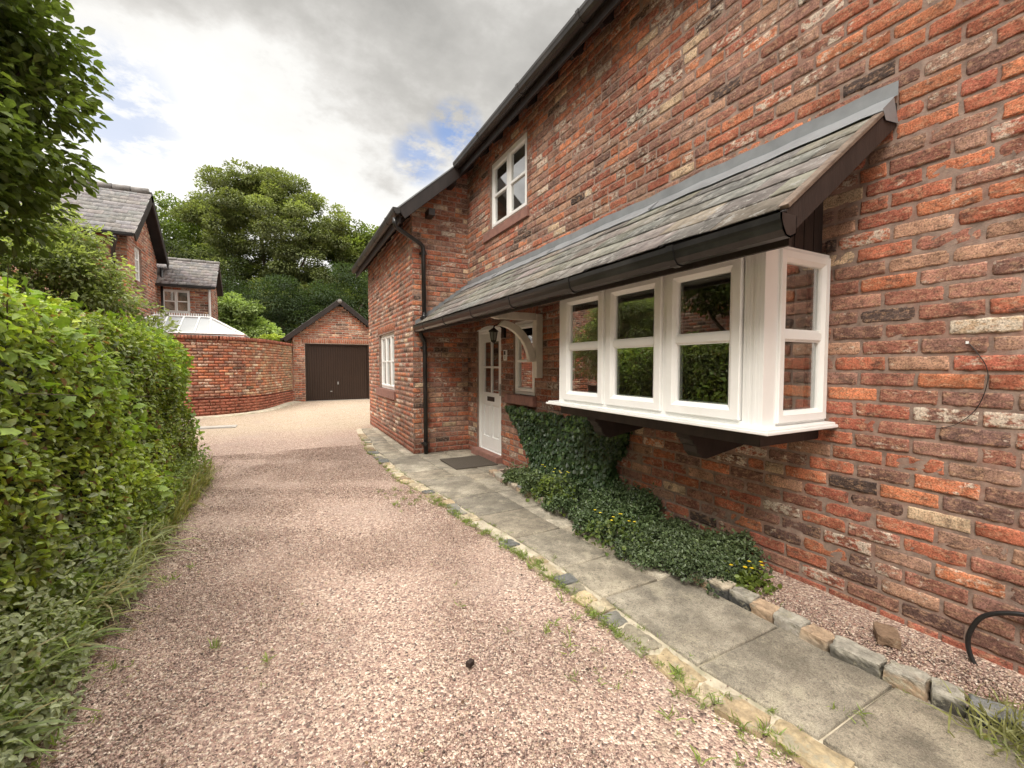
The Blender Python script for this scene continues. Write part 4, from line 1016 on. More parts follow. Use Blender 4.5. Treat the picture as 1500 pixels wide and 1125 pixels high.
# =================================================================== things fixed to the house
b = thing('porch_bracket', (2.73, 4.45, 1.2), 'curved white painted timber bracket beneath the slate lean-to beside the front door', 'bracket')
T = TS(4.45)
k = MB(); k.prism([(2.726, 1.20), (2.64, 1.20), (2.64, 1.965), (2.726, 1.965)], T, -.045, .045); k.build('wall_post', M['whitewood'], b, bevel=.004)
k = MB(); k.prism([(2.64, 1.885), (2.12, 1.885), (2.075, 1.90), (2.05, 1.925), (2.045, 1.95), (2.06, 1.972), (2.64, 1.972)], T, -.040, .040); k.build('arm', M['whitewood'], b, bevel=.005)
arc_o = [(2.16 + .45 * math.sin(t), 1.36 + .51 * math.cos(t)) for t in np.linspace(.05, 1.50, 14)]; arc_i = [(2.13 + .42 * math.sin(t), 1.36 + .45 * math.cos(t)) for t in np.linspace(1.50, .05, 14)]
arc_o = [(p[0] + .03, p[1]) for p in arc_o]
k = MB(); k.prism(arc_o + arc_i, T, -.032, .032); k.build('brace', M['whitewood'], b, bevel=.004)

b = thing('wall_lantern', (2.70, 5.42, 1.62), 'small black lantern on the wall above and beside the front door', 'lamp')
k = MB(); k.box((2.69, 5.38, 1.74), (2.728, 5.46, 1.90)); k.tube([(2.70, 5.42, 1.86), (2.62, 5.42, 1.93), (2.56, 5.42, 1.90), (2.55, 5.42, 1.86)], .010, 6); k.build('arm', M['blackplastic'], b)
k = MB(); 
def ngon(z, r_, n=6): return [(2.55 + r_ * math.cos(2 * math.pi * i / n), 5.42 + r_ * math.sin(2 * math.pi * i / n), z) for i in range(n)]
lv = ngon(1.87, .02) + ngon(1.83, .075) + ngon(1.82, .075) + ngon(1.81, .06)
k.add(lv, [(a * 6 + i, a * 6 + (i + 1) % 6, a * 6 + 6 + (i + 1) % 6, a * 6 + 6 + i) for a in range(3) for i in range(6)] + [(0, 1, 2, 3, 4, 5), (18, 19, 20, 21, 22, 23)])
for i in range(6):
    a = ngon(1.81, .058)[i]; c = ngon(1.70, .038)[i]; k.tube([a, c], .005, 5)
lv = ngon(1.70, .042) + ngon(1.685, .042) + ngon(1.665, .012); k.add(lv, [(a * 6 + i, a * 6 + (i + 1) % 6, a * 6 + 6 + (i + 1) % 6, a * 6 + 6 + i) for a in range(2) for i in range(6)] + [(0, 1, 2, 3, 4, 5), (12, 13, 14, 15, 16, 17)])
k.build('frame', M['blackplastic'], b)
k = MB(); lv = ngon(1.81, .053) + ngon(1.702, .034); k.add(lv, [(i, (i + 1) % 6, 6 + (i + 1) % 6, 6 + i) for i in range(6)]); k.build('lantern_glass', M['glow'], b)

b = thing('doorbell', (2.73, 5.39, 1.43), 'small white plate with a dark button panel on the brickwork right of the front door', 'doorbell')
k = MB(); k.box((2.708, 5.345, 1.42), (2.731, 5.435, 1.57)); k.build('plate', M['upvc'], b, bevel=.004)
k = MB(); k.box((2.704, 5.365, 1.50), (2.7085, 5.415, 1.555)); k.box((2.704, 5.375, 1.44), (2.7085, 5.385, 1.49)); k.build('button', M['blackplastic'], b)

k = MB(); k.box((1.99, 5.42, float(gz(5.6)) + .023), (2.62, 6.12, float(gz(5.6)) + .038)); mt = k.build('doormat', M['mat'], bevel=.004); tag(mt, 'dark worn doormat lying in front of the white front door', 'doormat')

hp = [(2.69, .20, .335), (2.69, .48, .325), (2.68, .58, .31), (2.665, .66, .26), (2.655, .695, .18), (2.65, .70, .11), (2.645, .675, .04), (2.64, .63, .0)]
def spline(P, n=8):
    P = [Vector(p) for p in P]; out = []
    for i in range(len(P) - 1):
        p0, p1, p2, p3 = P[max(i-1, 0)], P[i], P[i+1], P[min(i+2, len(P)-1)]
        for t in np.linspace(0, 1, n, endpoint=False): out.append(.5 * ((2*p1) + (p2-p0)*t + (2*p0-5*p1+4*p2-p3)*t*t + (3*p1-p0-3*p2+p3)*t**3))
    return out + [P[-1]]
b = thing('hose', (2.65, .6, .03), 'black rubber hose looping down the brick wall to the gravel bed', 'hose')
k = MB(); k.tube(spline(hp), .0095, 10); k.build('hose_pipe', M['hose'], b, smooth=True)
k = MB(); k.tube([(2.68, .535, .325), (2.68, .475, .326)], .0165, 10); k.build('connector', M['hose'], b, smooth=True)
b = thing('cable', (2.71, .66, 1.18), 'thin dark cable hanging loose against the bricks right of the bay window', 'cable')
k = MB(); k.tube(spline([(2.722, .765, 1.455), (2.718, .74, 1.42), (2.716, .70, 1.34), (2.716, .698, 1.26), (2.718, .728, 1.155), (2.72, .79, 1.08), (2.722, .86, 1.05)]), .0017, 6); k.build('wire', M['hose'], b, smooth=True)
k = MB(); k.box((2.719, .761, 1.448), (2.728, .771, 1.460)); k.build('wall_clip', M['upvc'], b)
sb = stone('stone', (2.50, .93, .070), (.12, .085, .05), .5, np.array((.26, .17, .11)), None); tag(sb, 'single rusty brown stone lying on the gravel bed behind the split-stone edging', 'stone')
sb = stone('stone', (.70, 1.74, .018), (.034, .024, .024), .5, np.array((.035, .022, .018)), None, M['pebble']); tag(sb, 'dark brown pebble lying alone on the pink gravel', 'stone')
k = MB(); k.box((-1.95, 11.85, -.105), (-1.10, 12.3, -.085)); k.box((-1.88, 11.91, -.0845), (-1.17, 12.24, -.076)); mc = k.build('drain_cover', M['cover'], bevel=.004); tag(mc, 'pale rectangular drain cover set in the gravel before the curved wall', 'drain cover')

# =================================================================== GARAGE
G = thing('garage', (1.83, 17.85, 0), 'brick garage with slate gable and dark brown door at the end of the drive', 'garage')
GA = 3.86; gs = (3.86 - 2.40) / 1.83
def gum(z): hw = min(1.63, (GA - .16 - z) / gs); return (1.83 - hw, 1.83 + hw)
brickwork('wall', TS(17.85), .2, 3.46, -.09, 3.62, [(.60, 2.90, -.1, 2.18)], umax=gum, detail=1, plinth=0, parent=G, mat=M['brickfar'], mort=M['mortarfar'], extra=soldier(.50, 3.0, 2.19, .165))
brickwork('wall', TW(.20), 17.85, 23.0, -.09, 2.45, (), detail=0, parent=G, mat=M['brickfar'], mort=M['mortarfar'])
k = MB(); k.box((.25, 22.95, -.1), (3.45, 23.0, 2.4)).box((3.42, 17.86, -.1), (3.46, 23, 2.4)); k.build('wall', M['mortarfar'], G)
def TG(u, v, n): return (u, 17.85 - n, v)
d = MB(); fr = MB(); fr.prism([(.60, -.05), (.655, -.05), (.655, 2.18), (.60, 2.18)], TG, -.12, -.03); fr.prism([(2.845, -.05), (2.90, -.05), (2.90, 2.18), (2.845, 2.18)], TG, -.12, -.03); fr.prism([(.655, 2.13), (2.845, 2.13), (2.845, 2.18), (.655, 2.18)], TG, -.12, -.03)
dd = fr.build('door', M['garagedoor'], G)
poly = []; u = .655; 
while u < 2.84:
    u2 = min(u + .083, 2.845); poly += [(u, -.085), (u + .010, -.072), (u2 - .010, -.072), (u2 - .001, -.085)]; u = u2
d.add([TG(a, .015, n) for a, n in poly] + [TG(a, 2.13, n) for a, n in poly], [(i, i + 1, i + 1 + len(poly), i + len(poly)) for i in range(len(poly) - 1)]); d.build('door_panel', M['garagedoor'], dd)
k = MB(); k.prism([(1.72, .62), (1.76, .62), (1.76, .72), (1.72, .72)], TG, -.072, -.035); k.prism([(1.46, .34), (1.53, .34), (1.53, .37), (1.46, .37)], TG, -.072, -.05); k.build('handle', M['metal'], dd)
k = MB(); k.box((.60, 17.80, -.06), (2.90, 18.0, .012)); k.build('threshold', M['cover'], G)
ga = math.atan(gs); gl = 2.02 / math.cos(ga)
def TGL(u, v, n): return (-.12 + v * math.cos(ga) - n * math.sin(ga), u, 2.335 + v * math.sin(ga) + n * math.cos(ga))
def TGR(u, v, n): return (3.78 - v * math.cos(ga) + n * math.sin(ga), u, 2.335 + v * math.sin(ga) + n * math.cos(ga))
GL = 1.95 / math.cos(ga)
r1 = slates('roof', (-.12, 17.66, 2.335), (0, 1, 0), (math.cos(ga), 0, math.sin(ga)), 5.5, GL, .2, .3, M['slatefar'], G, base=(.24, .225, .21))
r2 = slates('roof', (3.78, 17.66, 2.335), (0, 1, 0), (-math.cos(ga), 0, math.sin(ga)), 5.5, GL, .2, .3, M['slatefar'], G, base=(.24, .225, .21))
for Tm, rr_ in ((TGL, r1), (TGR, r2)):
    k = MB(); k.prism([(17.70, 0), (23.15, 0), (23.15, GL), (17.70, GL)], Tm, -.05, .004); k.build('roof_deck', M['brownwood'], rr_)
    k = MB(); k.prism([(17.655, -.01), (17.685, -.01), (17.685, GL), (17.655, GL)], Tm, -.15, .006); k.build('barge_board', M['brownwood'], rr_)
k = MB()
for i in range(14): k.tube([(1.83, 17.65 + i * .4, 3.80), (1.83, 18.04 + i * .4, 3.805)], .085, 10)
k.build('ridge_tiles', M['ridge'], r1, smooth=True)
gutter('gutter', -.22, 2.345, 17.68, 23.1, G, M['blackplastic'], unions=2)

# =================================================================== CURVED GARDEN WALL
CP_ = [(-7.5, 13.7, 0), (-5.2, 13.85, 0), (-3.6, 13.95, 0), (-2.28, 14.15, 0), (-1.42, 14.45, 0), (-.80, 15.05, 0), (-.42, 15.95, 0), (-.12, 17.0, 0), (.165, 17.84, 0)]
sp_ = np.array([p[:] for p in spline(CP_, 24)])[:, :2]; seg = np.r_[0, np.cumsum(np.linalg.norm(np.diff(sp_, axis=0), axis=1))]; LEN = seg[-1]
def cxy(u):
    u = np.asarray(u, float); x = np.interp(u, seg, sp_[:, 0]); y_ = np.interp(u, seg, sp_[:, 1]); e = .05
    tx = np.interp(u + e, seg, sp_[:, 0]) - np.interp(u - e, seg, sp_[:, 0]); ty = np.interp(u + e, seg, sp_[:, 1]) - np.interp(u - e, seg, sp_[:, 1]); l = np.hypot(tx, ty) + 1e-9
    return x, y_, ty / l, -tx / l           # outward normal: right of travel
def TC(u, v, n):
    x, y_, nx_, ny_ = cxy(u); return (float(x + nx_ * n), float(y_ + ny_ * n), v)
def _vec(U, V_, D):
    x, y_, nx_, ny_ = cxy(U); return np.stack([x + nx_ * D, y_ + ny_ * D, V_], -1)
TC.vec = _vec
CW = thing('garden_wall', (-1.4, 14.4, -.1), 'tall curved red brick garden wall with brick-on-edge coping sweeping round to the garage', 'wall')
brickwork('wall', TC, 1.2, LEN, .44, 2.06, (), detail=1, parent=CW, mat=M['bricklichen'], mort=M['mortarfar'])
TC2 = lambda u, v, n: TC(u, v, n + .028); TC2.vec = lambda U, V_, D: _vec(U, V_, D + .028)
brickwork('plinth', TC2, 1.2, LEN, -.15, .44, (), detail=1, plinth=12, parent=CW, mat=M['brickfar'], mort=M['mortarfar'])
TC3 = lambda u, v, n: TC(u, v, n + .035); TC3.vec = lambda U, V_, D: _vec(U, V_, D + .035)
brickwork('coping', TC3, 1.2, LEN, 2.06, 2.17, (), detail=1, plinth=9, parent=CW, mat=M['brickfar'], mort=M['mortarfar'], bh=.12, bl=.078, zphase=2.055)
k = MB(); us = np.linspace(1.2, LEN, 90)
for zz, a_, b_ in ((2.168, .03, -.26), (.442, .028, -.01)):
    vs = []
    for u in us: vs += [TC(u, zz, a_), TC(u, zz, b_)]
    k.add(vs, [(2*i, 2*i+1, 2*i+3, 2*i+2) for i in range(89)])
vs = []
for u in us: vs += [TC(u, -.2, -.24), TC(u, 2.168, -.24)]
k.add(vs, [(2*i, 2*i+1, 2*i+3, 2*i+2) for i in range(89)]); k.build('wall', M['plinth'], CW)
k = MB(); us = np.linspace(3, LEN, 80); vs = []
for u in us:
    gx = TC(u, 0, .30); zz = float(gz(gx[1])); vs += [(gx[0], gx[1], zz + .0), TC(u, zz + .03, .28), TC(u, zz + .04, .02)]
k.add(vs, [(3*i+j, 3*i+j+1, 3*i+j+4, 3*i+j+3) for i in range(79) for j in range(2)]); k.build('footing', M['bedding'], CW)

# =================================================================== NEIGHBOURING HOUSE
NH = thing('brick_house', (-5, 15, 0), 'neighbouring two storey brick house with slate gable roof and tall arched window beyond the hedge', 'house')
def hum(z):
    return (14.5 + max(0, (z - 4.62) / .9), 17.4 - max(0, (z - 4.62) / .9))
brickwork('wall', TE(-3.6), 14.5, 17.4, .5, 6.0, [(15.15, 15.78, 3.66, 4.62)], umax=hum, detail=1, parent=NH, mat=M['brickfar'], mort=M['mortarfar'], extra=soldier(15.1, 15.83, 4.63, .16))
brickwork('wall', TS(14.5), -12, -3.6, .5, 4.85, (), detail=0, parent=NH, mat=M['brickfar'], mort=M['mortarfar'])
k = MB(); k.box((-12, 17.35, 0), (-3.64, 17.4, 4.8)).box((-12, 14.54, 0), (-11.95, 17.35, 4.8)); k.build('wall', M['mortarfar'], NH)
wall_window(TE(-3.6), 15.15, 15.78, 3.66, 4.62, 1, [.33, .66], NH, sill=(15.05, 15.88, 3.52, 3.65, .06), roomd=.8, muntins=1, roomc='roomdark', arch=True)
a_ = math.atan(.9); ca_, sa_ = math.cos(a_), math.sin(a_)
rs = slates('roof', (-12.2, 14.18, 4.68), (1, 0, 0), (0, ca_, sa_), 8.85, 1.80 / ca_, .2, .3, M['slatefar'], NH, base=(.27, .255, .25))
rb_ = slates('roof', (-12.2, 17.74, 4.68), (1, 0, 0), (0, -ca_, sa_), 8.85, 1.80 / ca_, .2, .3, M['slatefar'], NH, base=(.27, .255, .25))
TF = lambda u, v, n: (u, 14.18 + v * ca_ - n * sa_, 4.68 + v * sa_ + n * ca_)
TB = lambda u, v, n: (u, 17.74 - v * ca_ + n * sa_, 4.68 + v * sa_ + n * ca_)
for Tm, rr_ in ((TF, rs), (TB, rb_)):
    k = MB(); k.prism([(-12.2, 0), (-3.38, 0), (-3.38, 2.42), (-12.2, 2.42)], Tm, -.05, .004); k.build('roof_deck', M['brownwood'], rr_)
    k = MB(); k.prism([(-3.38, -.02), (-3.345, -.02), (-3.345, 2.42), (-3.38, 2.42)], Tm, -.20, .008); k.build('barge_board', M['brownwood'], rr_)
k = MB()
for i in range(22): k.tube([(-12.2 + i * .4, 15.96, 6.31), (-11.82 + i * .4, 15.96, 6.325)], .10, 10)
k.build('ridge_tiles', M['ridge'], rs, smooth=True)
k = MB(); k.box((-12.2, 14.07, 4.60), (-3.36, 14.17, 4.685)); k.build('gutter', M['blackplastic'], NH, bevel=.02)
k = MB()
for i in range(9, 18): MB().box((-12 + i * .48, 14.2, 4.50), (-11.94 + i * .48, 14.5, 4.60)).build('rafter', M['brownwood'], NH)
k = MB(); k.tube([(-3.72, 14.12, 4.58), (-3.72, 14.14, 4.5), (-3.85, 14.42, 4.30), (-3.85, 14.42, 1.0)], .045, 10); k.build('downpipe', M['blackplastic'], NH, smooth=True); MB().tube([(-3.50, 17.45, 4.45), (-3.50, 17.45, 1.0)], .045, 8).build('downpipe', M['blackplastic'], NH, smooth=True)

N2 = thing('brick_extension', (-3, 17.4, 0), 'low brick house wing with slate roof and white four-pane window behind the conservatory', 'house')
brickwork('wall', TS(17.42), -4.3, -2.2, .5, 3.92, [(-3.52, -2.78, 3.06, 3.80)], detail=1, parent=N2, mat=M['brickfar'], mort=M['mortarfar'])
brickwork('wall', TE(-2.2), 17.42, 18.9, .5, 4.7, (), umax=lambda z: (17.42 + max(0, z - 3.85), 18.9 - max(0, z - 3.85)), detail=0, parent=N2, mat=M['brickfar'], mort=M['mortarfar'])
k = MB(); k.box((-4.3, 18.86, 0), (-2.25, 18.9, 3.9)); k.build('wall', M['mortarfar'], N2)
wall_window(TS(17.42), -3.52, -2.78, 3.06, 3.80, 2, [.5], N2, rec=.02, roomd=.9, fw=.035, cw=.035, curtain=[(-3.48, -2.82)])
q = math.sqrt(.5)
rs = slates('roof', (-4.8, 17.2, 3.93), (1, 0, 0), (0, q, q), 2.77, .97 / q, .15, .22, M['slatefar'], N2, base=(.29, .27, .265))
slates('roof', (-4.8, 19.14, 3.93), (1, 0, 0), (0, -q, q), 2.77, .97 / q, .2, .3, M['slatefar'], N2, base=(.29, .27, .265))
k = MB()
k.prism([(0, 0), (.97 / q, 0), (.97 / q, -.05), (0, -.05)], lambda v, n, x: (x, 17.2 + v * q - n * q, 3.93 + v * q + n * q), -4.8, -2.05)
k.prism([(0, 0), (.97 / q, 0), (.97 / q, -.05), (0, -.05)], lambda v, n, x: (x, 19.14 - v * q + n * q, 3.93 + v * q + n * q), -4.8, -2.05); k.build('roof_deck', M['brownwood'], rs)
k = MB()
for i in range(7): k.tube([(-4.8 + i * .4, 18.17, 4.90), (-4.42 + i * .4, 18.17, 4.905)], .07, 8)
k.build('ridge_tiles', M['ridge'], rs, smooth=True)
k = MB(); k.box((-4.0, 17.11, 3.85), (-2.04, 17.2, 3.93)); k.build('gutter', M['blackplastic'], N2, bevel=.02)
k = MB(); k.tube([(-2.24, 17.33, 3.86), (-2.24, 17.36, 3.7), (-2.24, 17.36, 1.0)], .035, 8); k.build('downpipe', M['upvc'], N2, smooth=True)

CO = thing('conservatory', (-2.5, 15.9, 0), 'white framed conservatory with a pale hipped roof showing above the curved garden wall', 'conservatory')
r0, r1_ = Vector((-3.4, 16.0, 2.80)), Vector((-2.05, 16.0, 2.80)); fA, fB = Vector((-4.3, 15.0, 2.25)), Vector((-1.12, 15.0, 2.25)); bA, bB = Vector((-4.3, 17.0, 2.25)), Vector((-1.12, 17.0, 2.25))
k = MB(); k.add([fA, fB, r1_, r0, bB, bA], [(0, 1, 2, 3), (1, 4, 2), (4, 5, 3, 2), (5, 0, 3)]); k.build('roof_panel', M['consglass'], CO)
k = MB(); up = Vector((0, 0, .02))
for a, b in ((r0, r1_), (fA, r0), (fB, r1_), (bB, r1_), (bA, r0), (fA, fB), (fB, bB), (bB, bA), (fB.lerp(bB, .5), r1_), (fB.lerp(bB, .25), r1_), (fB.lerp(bB, .75), r1_)): k.tube([a + up, b + up], .028, 6)
for i in range(1, 6):
    t = i / 6; a = fA.lerp(fB, .14 + .72 * t); k.tube([a + up, r0.lerp(r1_, min(1, max(0, (a.x + 3.4) / 1.35))) + up], .022, 6)
k.box((-4.3, 15.0, 2.1), (-1.12, 15.04, 2.24)); k.box((-1.16, 15.04, 2.1), (-1.12, 17.0, 2.24)); k.build('roof_frame', M['upvc'], CO)
k = MB()
k.box((-3.42, 15.99, 2.81), (-2.03, 16.01, 2.85))
for i in range(24): k.box((-3.42 + i * .0585, 15.992, 2.84), (-3.39 + i * .0585, 16.008, 2.92))
k.build('ridge_cresting', M['upvc'], CO)
k = MB()
for x in np.linspace(-4.28, -1.16, 6): k.box((x, 15.005, .6), (x + .06, 15.06, 2.1))
k.box((-1.17, 15.06, .55), (-1.14, 17, .62)); k.build('post', M['upvc'], CO)
k = MB(); k.box((-4.3, 15.0, 0), (-1.12, 15.1, .6)); k.box((-1.22, 15.1, 0), (-1.12, 17, .6)); k.build('wall', M['plinth'], CO)
k = MB(); k.box((-4.2, 15.03, .6), (-1.2, 15.04, 2.1)); k.build('pane', M['glass'], CO)

# brick house just out of frame on the left; the bay window panes mirror it
NB = thing('brick_house', (-4.4, 2, 0), 'brick house across the drive behind the hedge, with a grey satellite dish on its wall', 'house')
brickwork('wall', TE(-4.4), -4.0, 9.6, .2, 4.7, (), detail=0, parent=NB, mat=M['brickfar'], mort=M['mortarfar'])
brickwork('wall', TNf(9.6), -9.0, -4.4, .2, 4.7, (), detail=0, parent=NB, mat=M['brickfar'], mort=M['mortarfar'])
k = MB(); k.box((-9, -4.0, 0), (-4.45, -3.95, 4.7)); k.box((-9, -4, 0), (-8.95, 9.55, 4.7)); k.build('wall', M['mortarfar'], NB)
rs = slates('roof', (-4.15, -4.2, 4.6), (0, 1, 0), (-ca_, 0, sa_), 13.9, 2.6 / ca_, .25, .4, M['slatefar'], NB, base=(.27, .255, .25))
slates('roof', (-9.3, -4.2, 4.6), (0, 1, 0), (ca_, 0, sa_), 13.9, 2.6 / ca_, .25, .4, M['slatefar'], NB, base=(.27, .255, .25))
k = MB(); k.add([(-4.15, -4.2, 4.59), (-6.72, -4.2, 6.9), (-9.3, -4.2, 4.59), (-4.15, 9.75, 4.59), (-6.72, 9.75, 6.9), (-9.3, 9.75, 4.59)], [(0, 1, 2), (3, 4, 5), (0, 1, 4, 3), (1, 2, 5, 4)]); k.build('roof_deck', M['brownwood'], rs)
k = MB(); cD = Vector((-4.12, 6.55, 3.28)); nD = Vector((.75, -.45, .35)).normalized(); aD = nD.orthogonal().normalized(); bD = nD.cross(aD); vs = [cD - nD * .06]
for j in (1, 2, 3):
    for i in range(20): t = 2 * math.pi * i / 20; vs.append(cD + (aD * math.cos(t) + bD * math.sin(t)) * .28 * j / 3 + nD * (-.06 + .06 * (j / 3) ** 2))
k.add(vs, [(0, 1 + i, 1 + (i + 1) % 20) for i in range(20)] + [(1 + 20 * j + i, 1 + 20 * j + (i + 1) % 20, 21 + 20 * j + (i + 1) % 20, 21 + 20 * j + i) for j in (0, 1) for i in range(20)])
k.tube([cD, Vector((-4.4, 6.7, 3.2))], .02, 6); k.tube([cD - Vector((0, 0, .27)), cD + nD * .35 - Vector((0, 0, .1))], .012, 6); k.build('satellite_dish', M['dishgrey'], NB, smooth=True)

# =================================================================== HEDGE
prof_h = np.array([(-.97, 0), (-.99, .4), (-1.00, .9), (-1.02, 1.35), (-1.10, 1.62), (-1.28, 1.80), (-1.7, 1.88), (-2.5, 1.92)])
hs = np.r_[0, np.cumsum(np.linalg.norm(np.diff(prof_h, axis=0), axis=1))]; HL = hs[-1]; HY0, HY1 = -2.0, 6.75
def hedge_pts(n, y0, y1, s0=0, s1=None, lift=0.0, depth=.22):
    s = rng.uniform(s0, s1 or HL, n); y_ = rng.uniform(y0, y1, n)
    x = np.interp(s, hs, prof_h[:, 0]); z = np.interp(s, hs, prof_h[:, 1]); e = .06
    tx = np.interp(s + e, hs, prof_h[:, 0]) - np.interp(s - e, hs, prof_h[:, 0]); tz = np.interp(s + e, hs, prof_h[:, 1]) - np.interp(s - e, hs, prof_h[:, 1]); l = np.hypot(tx, tz)
    nx_, nz_ = tz / l, -tx / l
    # rounded far end
    over = np.clip((y_ - (HY1 - .45)) / .45, 0, 1); pull = .40 * over ** 2
    q_ = np.stack([x, y_, z], 1); bump_ = .10 * sn(q_, 1.1, 1) + .08 * sn(q_, 3.1, 6)
    dn = bump_ + lift - rng.random(n) ** 1.6 * depth
    x2 = x + nx_ * dn - pull; z2 = np.maximum(z + nz_ * dn - pull * .35 * (z > 1), .02)
    out = np.stack([nx_, over * 1.2, nz_], 1); out /= np.linalg.norm(out, axis=1)[:, None]
    return np.stack([x2, y_, z2 + gz(y_)], 1), out, dn
HD = thing('hedge', (-1.6, 2.5, 0), 'tall thick overgrown green hedge lining the left side of the gravel drive', 'hedge')
n = 92000; P, O_, dn = hedge_pts(n, HY0, HY1)
D = O_ * .55 + rdir(n) * .8 + np.array([0, 0, -.35]); Nn = O_ * .8 + rdir(n) * .55 + np.array([0, 0, .7])
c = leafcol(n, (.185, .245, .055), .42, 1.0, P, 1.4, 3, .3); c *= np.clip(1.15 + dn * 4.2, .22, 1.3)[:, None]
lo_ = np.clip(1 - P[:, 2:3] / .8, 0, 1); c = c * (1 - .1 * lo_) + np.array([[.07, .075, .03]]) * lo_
glint = (rng.random(n) < .09) & (dn > -.14); c[glint] = np.array([.46, .52, .30]) * rng.uniform(.7, 1.15, (glint.sum(), 1)); brn = rng.random(n) < .05; c[brn] = np.array([.20, .12, .05]) * rng.uniform(.5, 1.3, (brn.sum(), 1)); top_ = np.clip((P[:, 2:3] - 1.4) / .3, 0, 1); c = c * (1 + .35 * top_)  # scattered pale leaves paint whitish glossy glints into the leaf colour
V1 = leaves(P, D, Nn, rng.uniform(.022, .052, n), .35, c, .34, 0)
# some broad pale shoots standing off the face
n = 3600; P, O_, dn = hedge_pts(n, HY0, 6.5, .3, HL, .05, .08); sel = sn(P, 1.7, 12) > .15; P, O_ = P[sel], O_[sel]; n = len(P)
c = leafcol(n, (.20, .30, .05), .25, .7)
V2 = leaves(P, O_ * .6 + rdir(n) * .7, O_ + rdir(n) * .4 + np.array([0, 0, .7]), rng.uniform(.035, .075, n), .42, c, .18, 1)
def joinleaf(*L_):
    V, F4, F3, C = [], [], [], []; k = 0
    for v, f, c in L_:
        V.append(v); C.append(c); F4.append(f[0] + k)
        if len(f) > 1: F3.append(f[1] + k)
        k += len(v)
    Fs = [np.concatenate(F4)] + ([np.concatenate(F3)] if F3 else []); return np_mesh(np.concatenate(V), Fs, np.concatenate(C))
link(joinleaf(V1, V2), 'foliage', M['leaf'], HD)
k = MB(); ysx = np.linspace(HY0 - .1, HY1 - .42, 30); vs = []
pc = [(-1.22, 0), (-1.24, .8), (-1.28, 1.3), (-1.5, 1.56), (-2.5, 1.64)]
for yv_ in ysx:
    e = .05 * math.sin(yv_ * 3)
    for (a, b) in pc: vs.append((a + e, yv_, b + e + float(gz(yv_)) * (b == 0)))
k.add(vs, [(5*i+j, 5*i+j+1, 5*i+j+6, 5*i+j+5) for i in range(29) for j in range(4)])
k.add([(a, ysx[-1], b) for a, b in pc] + [(-2.5, ysx[-1], 0)], [(0, 1, 2, 3, 4, 5)]); k.build('shade_core', M['core'], HD)  # solid dark core: paints the shade between the hedge leaves
k = MB()
for i in range(70):
    P_, O__, _ = hedge_pts(1, HY0, HY1 - .3, .05, 2.4, -.10, .05); p = Vector(P_[0]); o_ = Vector(O__[0]); dv = (o_ * .7 + Vector(rng.normal(size=3)) * .5 + Vector((0, 0, .5))).normalized(); l = random.uniform(.15, .38)
    MB().tube([p - dv * .1, p + dv * l * .5, p + dv * l + Vector((0, 0, -.04))], [.0035, .0025, .001], 4).build('twig', M['bark'], HD)

# climbers and strap-leaved plants under the hedge
def strap(name, label, n, xr, yr, lr, col, up_=.55, grp=None, wid=.024, outw=1.0, cat='plant'):
    X = rng.uniform(*xr, n); Y = rng.uniform(*yr, n); P = np.stack([X, Y, gz(Y) + rng.uniform(0, .16, n)], 1)
    D = np.stack([rng.uniform(-.1, 1.2, n) * outw, rng.normal(-.2, .8, n), rng.uniform(.0, up_ * 2.2, n)], 1); Nn = np.array([0, 0, 1.]) + rdir(n) * .6; dead = rng.random(n) < .22
    o = leafobj(name, P, D, Nn, rng.uniform(*lr, n), wid, np.where(dead[:, None], np.array([[.34, .29, .15]]), leafcol(n, col, .35, .6)), M['leaf'], shape=2); tag(o, label, cat, grp); return o
strap('strap_leaf_plant', 'clump of long pale green blades at the foot of the middle of the hedge', 620, (-1.12, -.86), (2.9, 4.1), (.12, .32), (.31, .34, .17), .5, 'blade-leaved clumps at the foot of the hedge')
strap('strap_leaf_plant', 'clump of darker green blades leaning over the gravel at the near hedge foot', 760, (-1.12, -.90), (2.0, 3.05), (.10, .30), (.20, .255, .085), .55, 'blade-leaved clumps at the foot of the hedge')
strap('grass_tuft', 'yellowing wispy grass at the foot of the far end of the hedge', 900, (-1.12, -.84), (4.2, 6.6), (.10, .30), (.25, .24, .09), .9, wid=.02, outw=.6, cat='grass')
n = 11000; Y = rng.uniform(1.5, 3.3, n); X = -.80 - rng.random(n) ** .7 * .42 - .06 * np.sin(Y * 5); Z = rng.random(n) ** 1.2 * (.12 + .62 * np.clip((-.82 - X) / .3, 0, 1))
P = np.stack([X, Y, Z + .01], 1); c = leafcol(n, (.34, .37, .22), .3, .35, P, 3, 1, .25)
o = leafobj('trailing_plant', P, np.array([.5, -.2, 0]) + rdir(n) * .7, np.array([.25, -.2, 1.]) + rdir(n) * .5, rng.uniform(.018, .040, n), .28, c, M['leaf']); tag(o, 'low grey-green small-leaved plant trailing onto the gravel at the nearest hedge foot', 'plant')
n = 5600; Y = rng.uniform(2.8, 6.6, n); X = -.88 - rng.random(n) * .25; Z = rng.random(n) ** 1.5 * .45
P = np.stack([X, Y, Z + gz(Y)], 1); o = leafobj('trailing_plant', P, np.array([.5, -.2, .3]) + rdir(n) * .8, np.array([.4, -.2, .8]) + rdir(n) * .6, rng.uniform(.02, .045, n), .34, leafcol(n, (.19, .25, .075), .35, .6, P, 2.5, 2, .3), M['leaf']); tag(o, 'weedy green plant running along the bottom of the hedge towards the curved wall', 'plant')

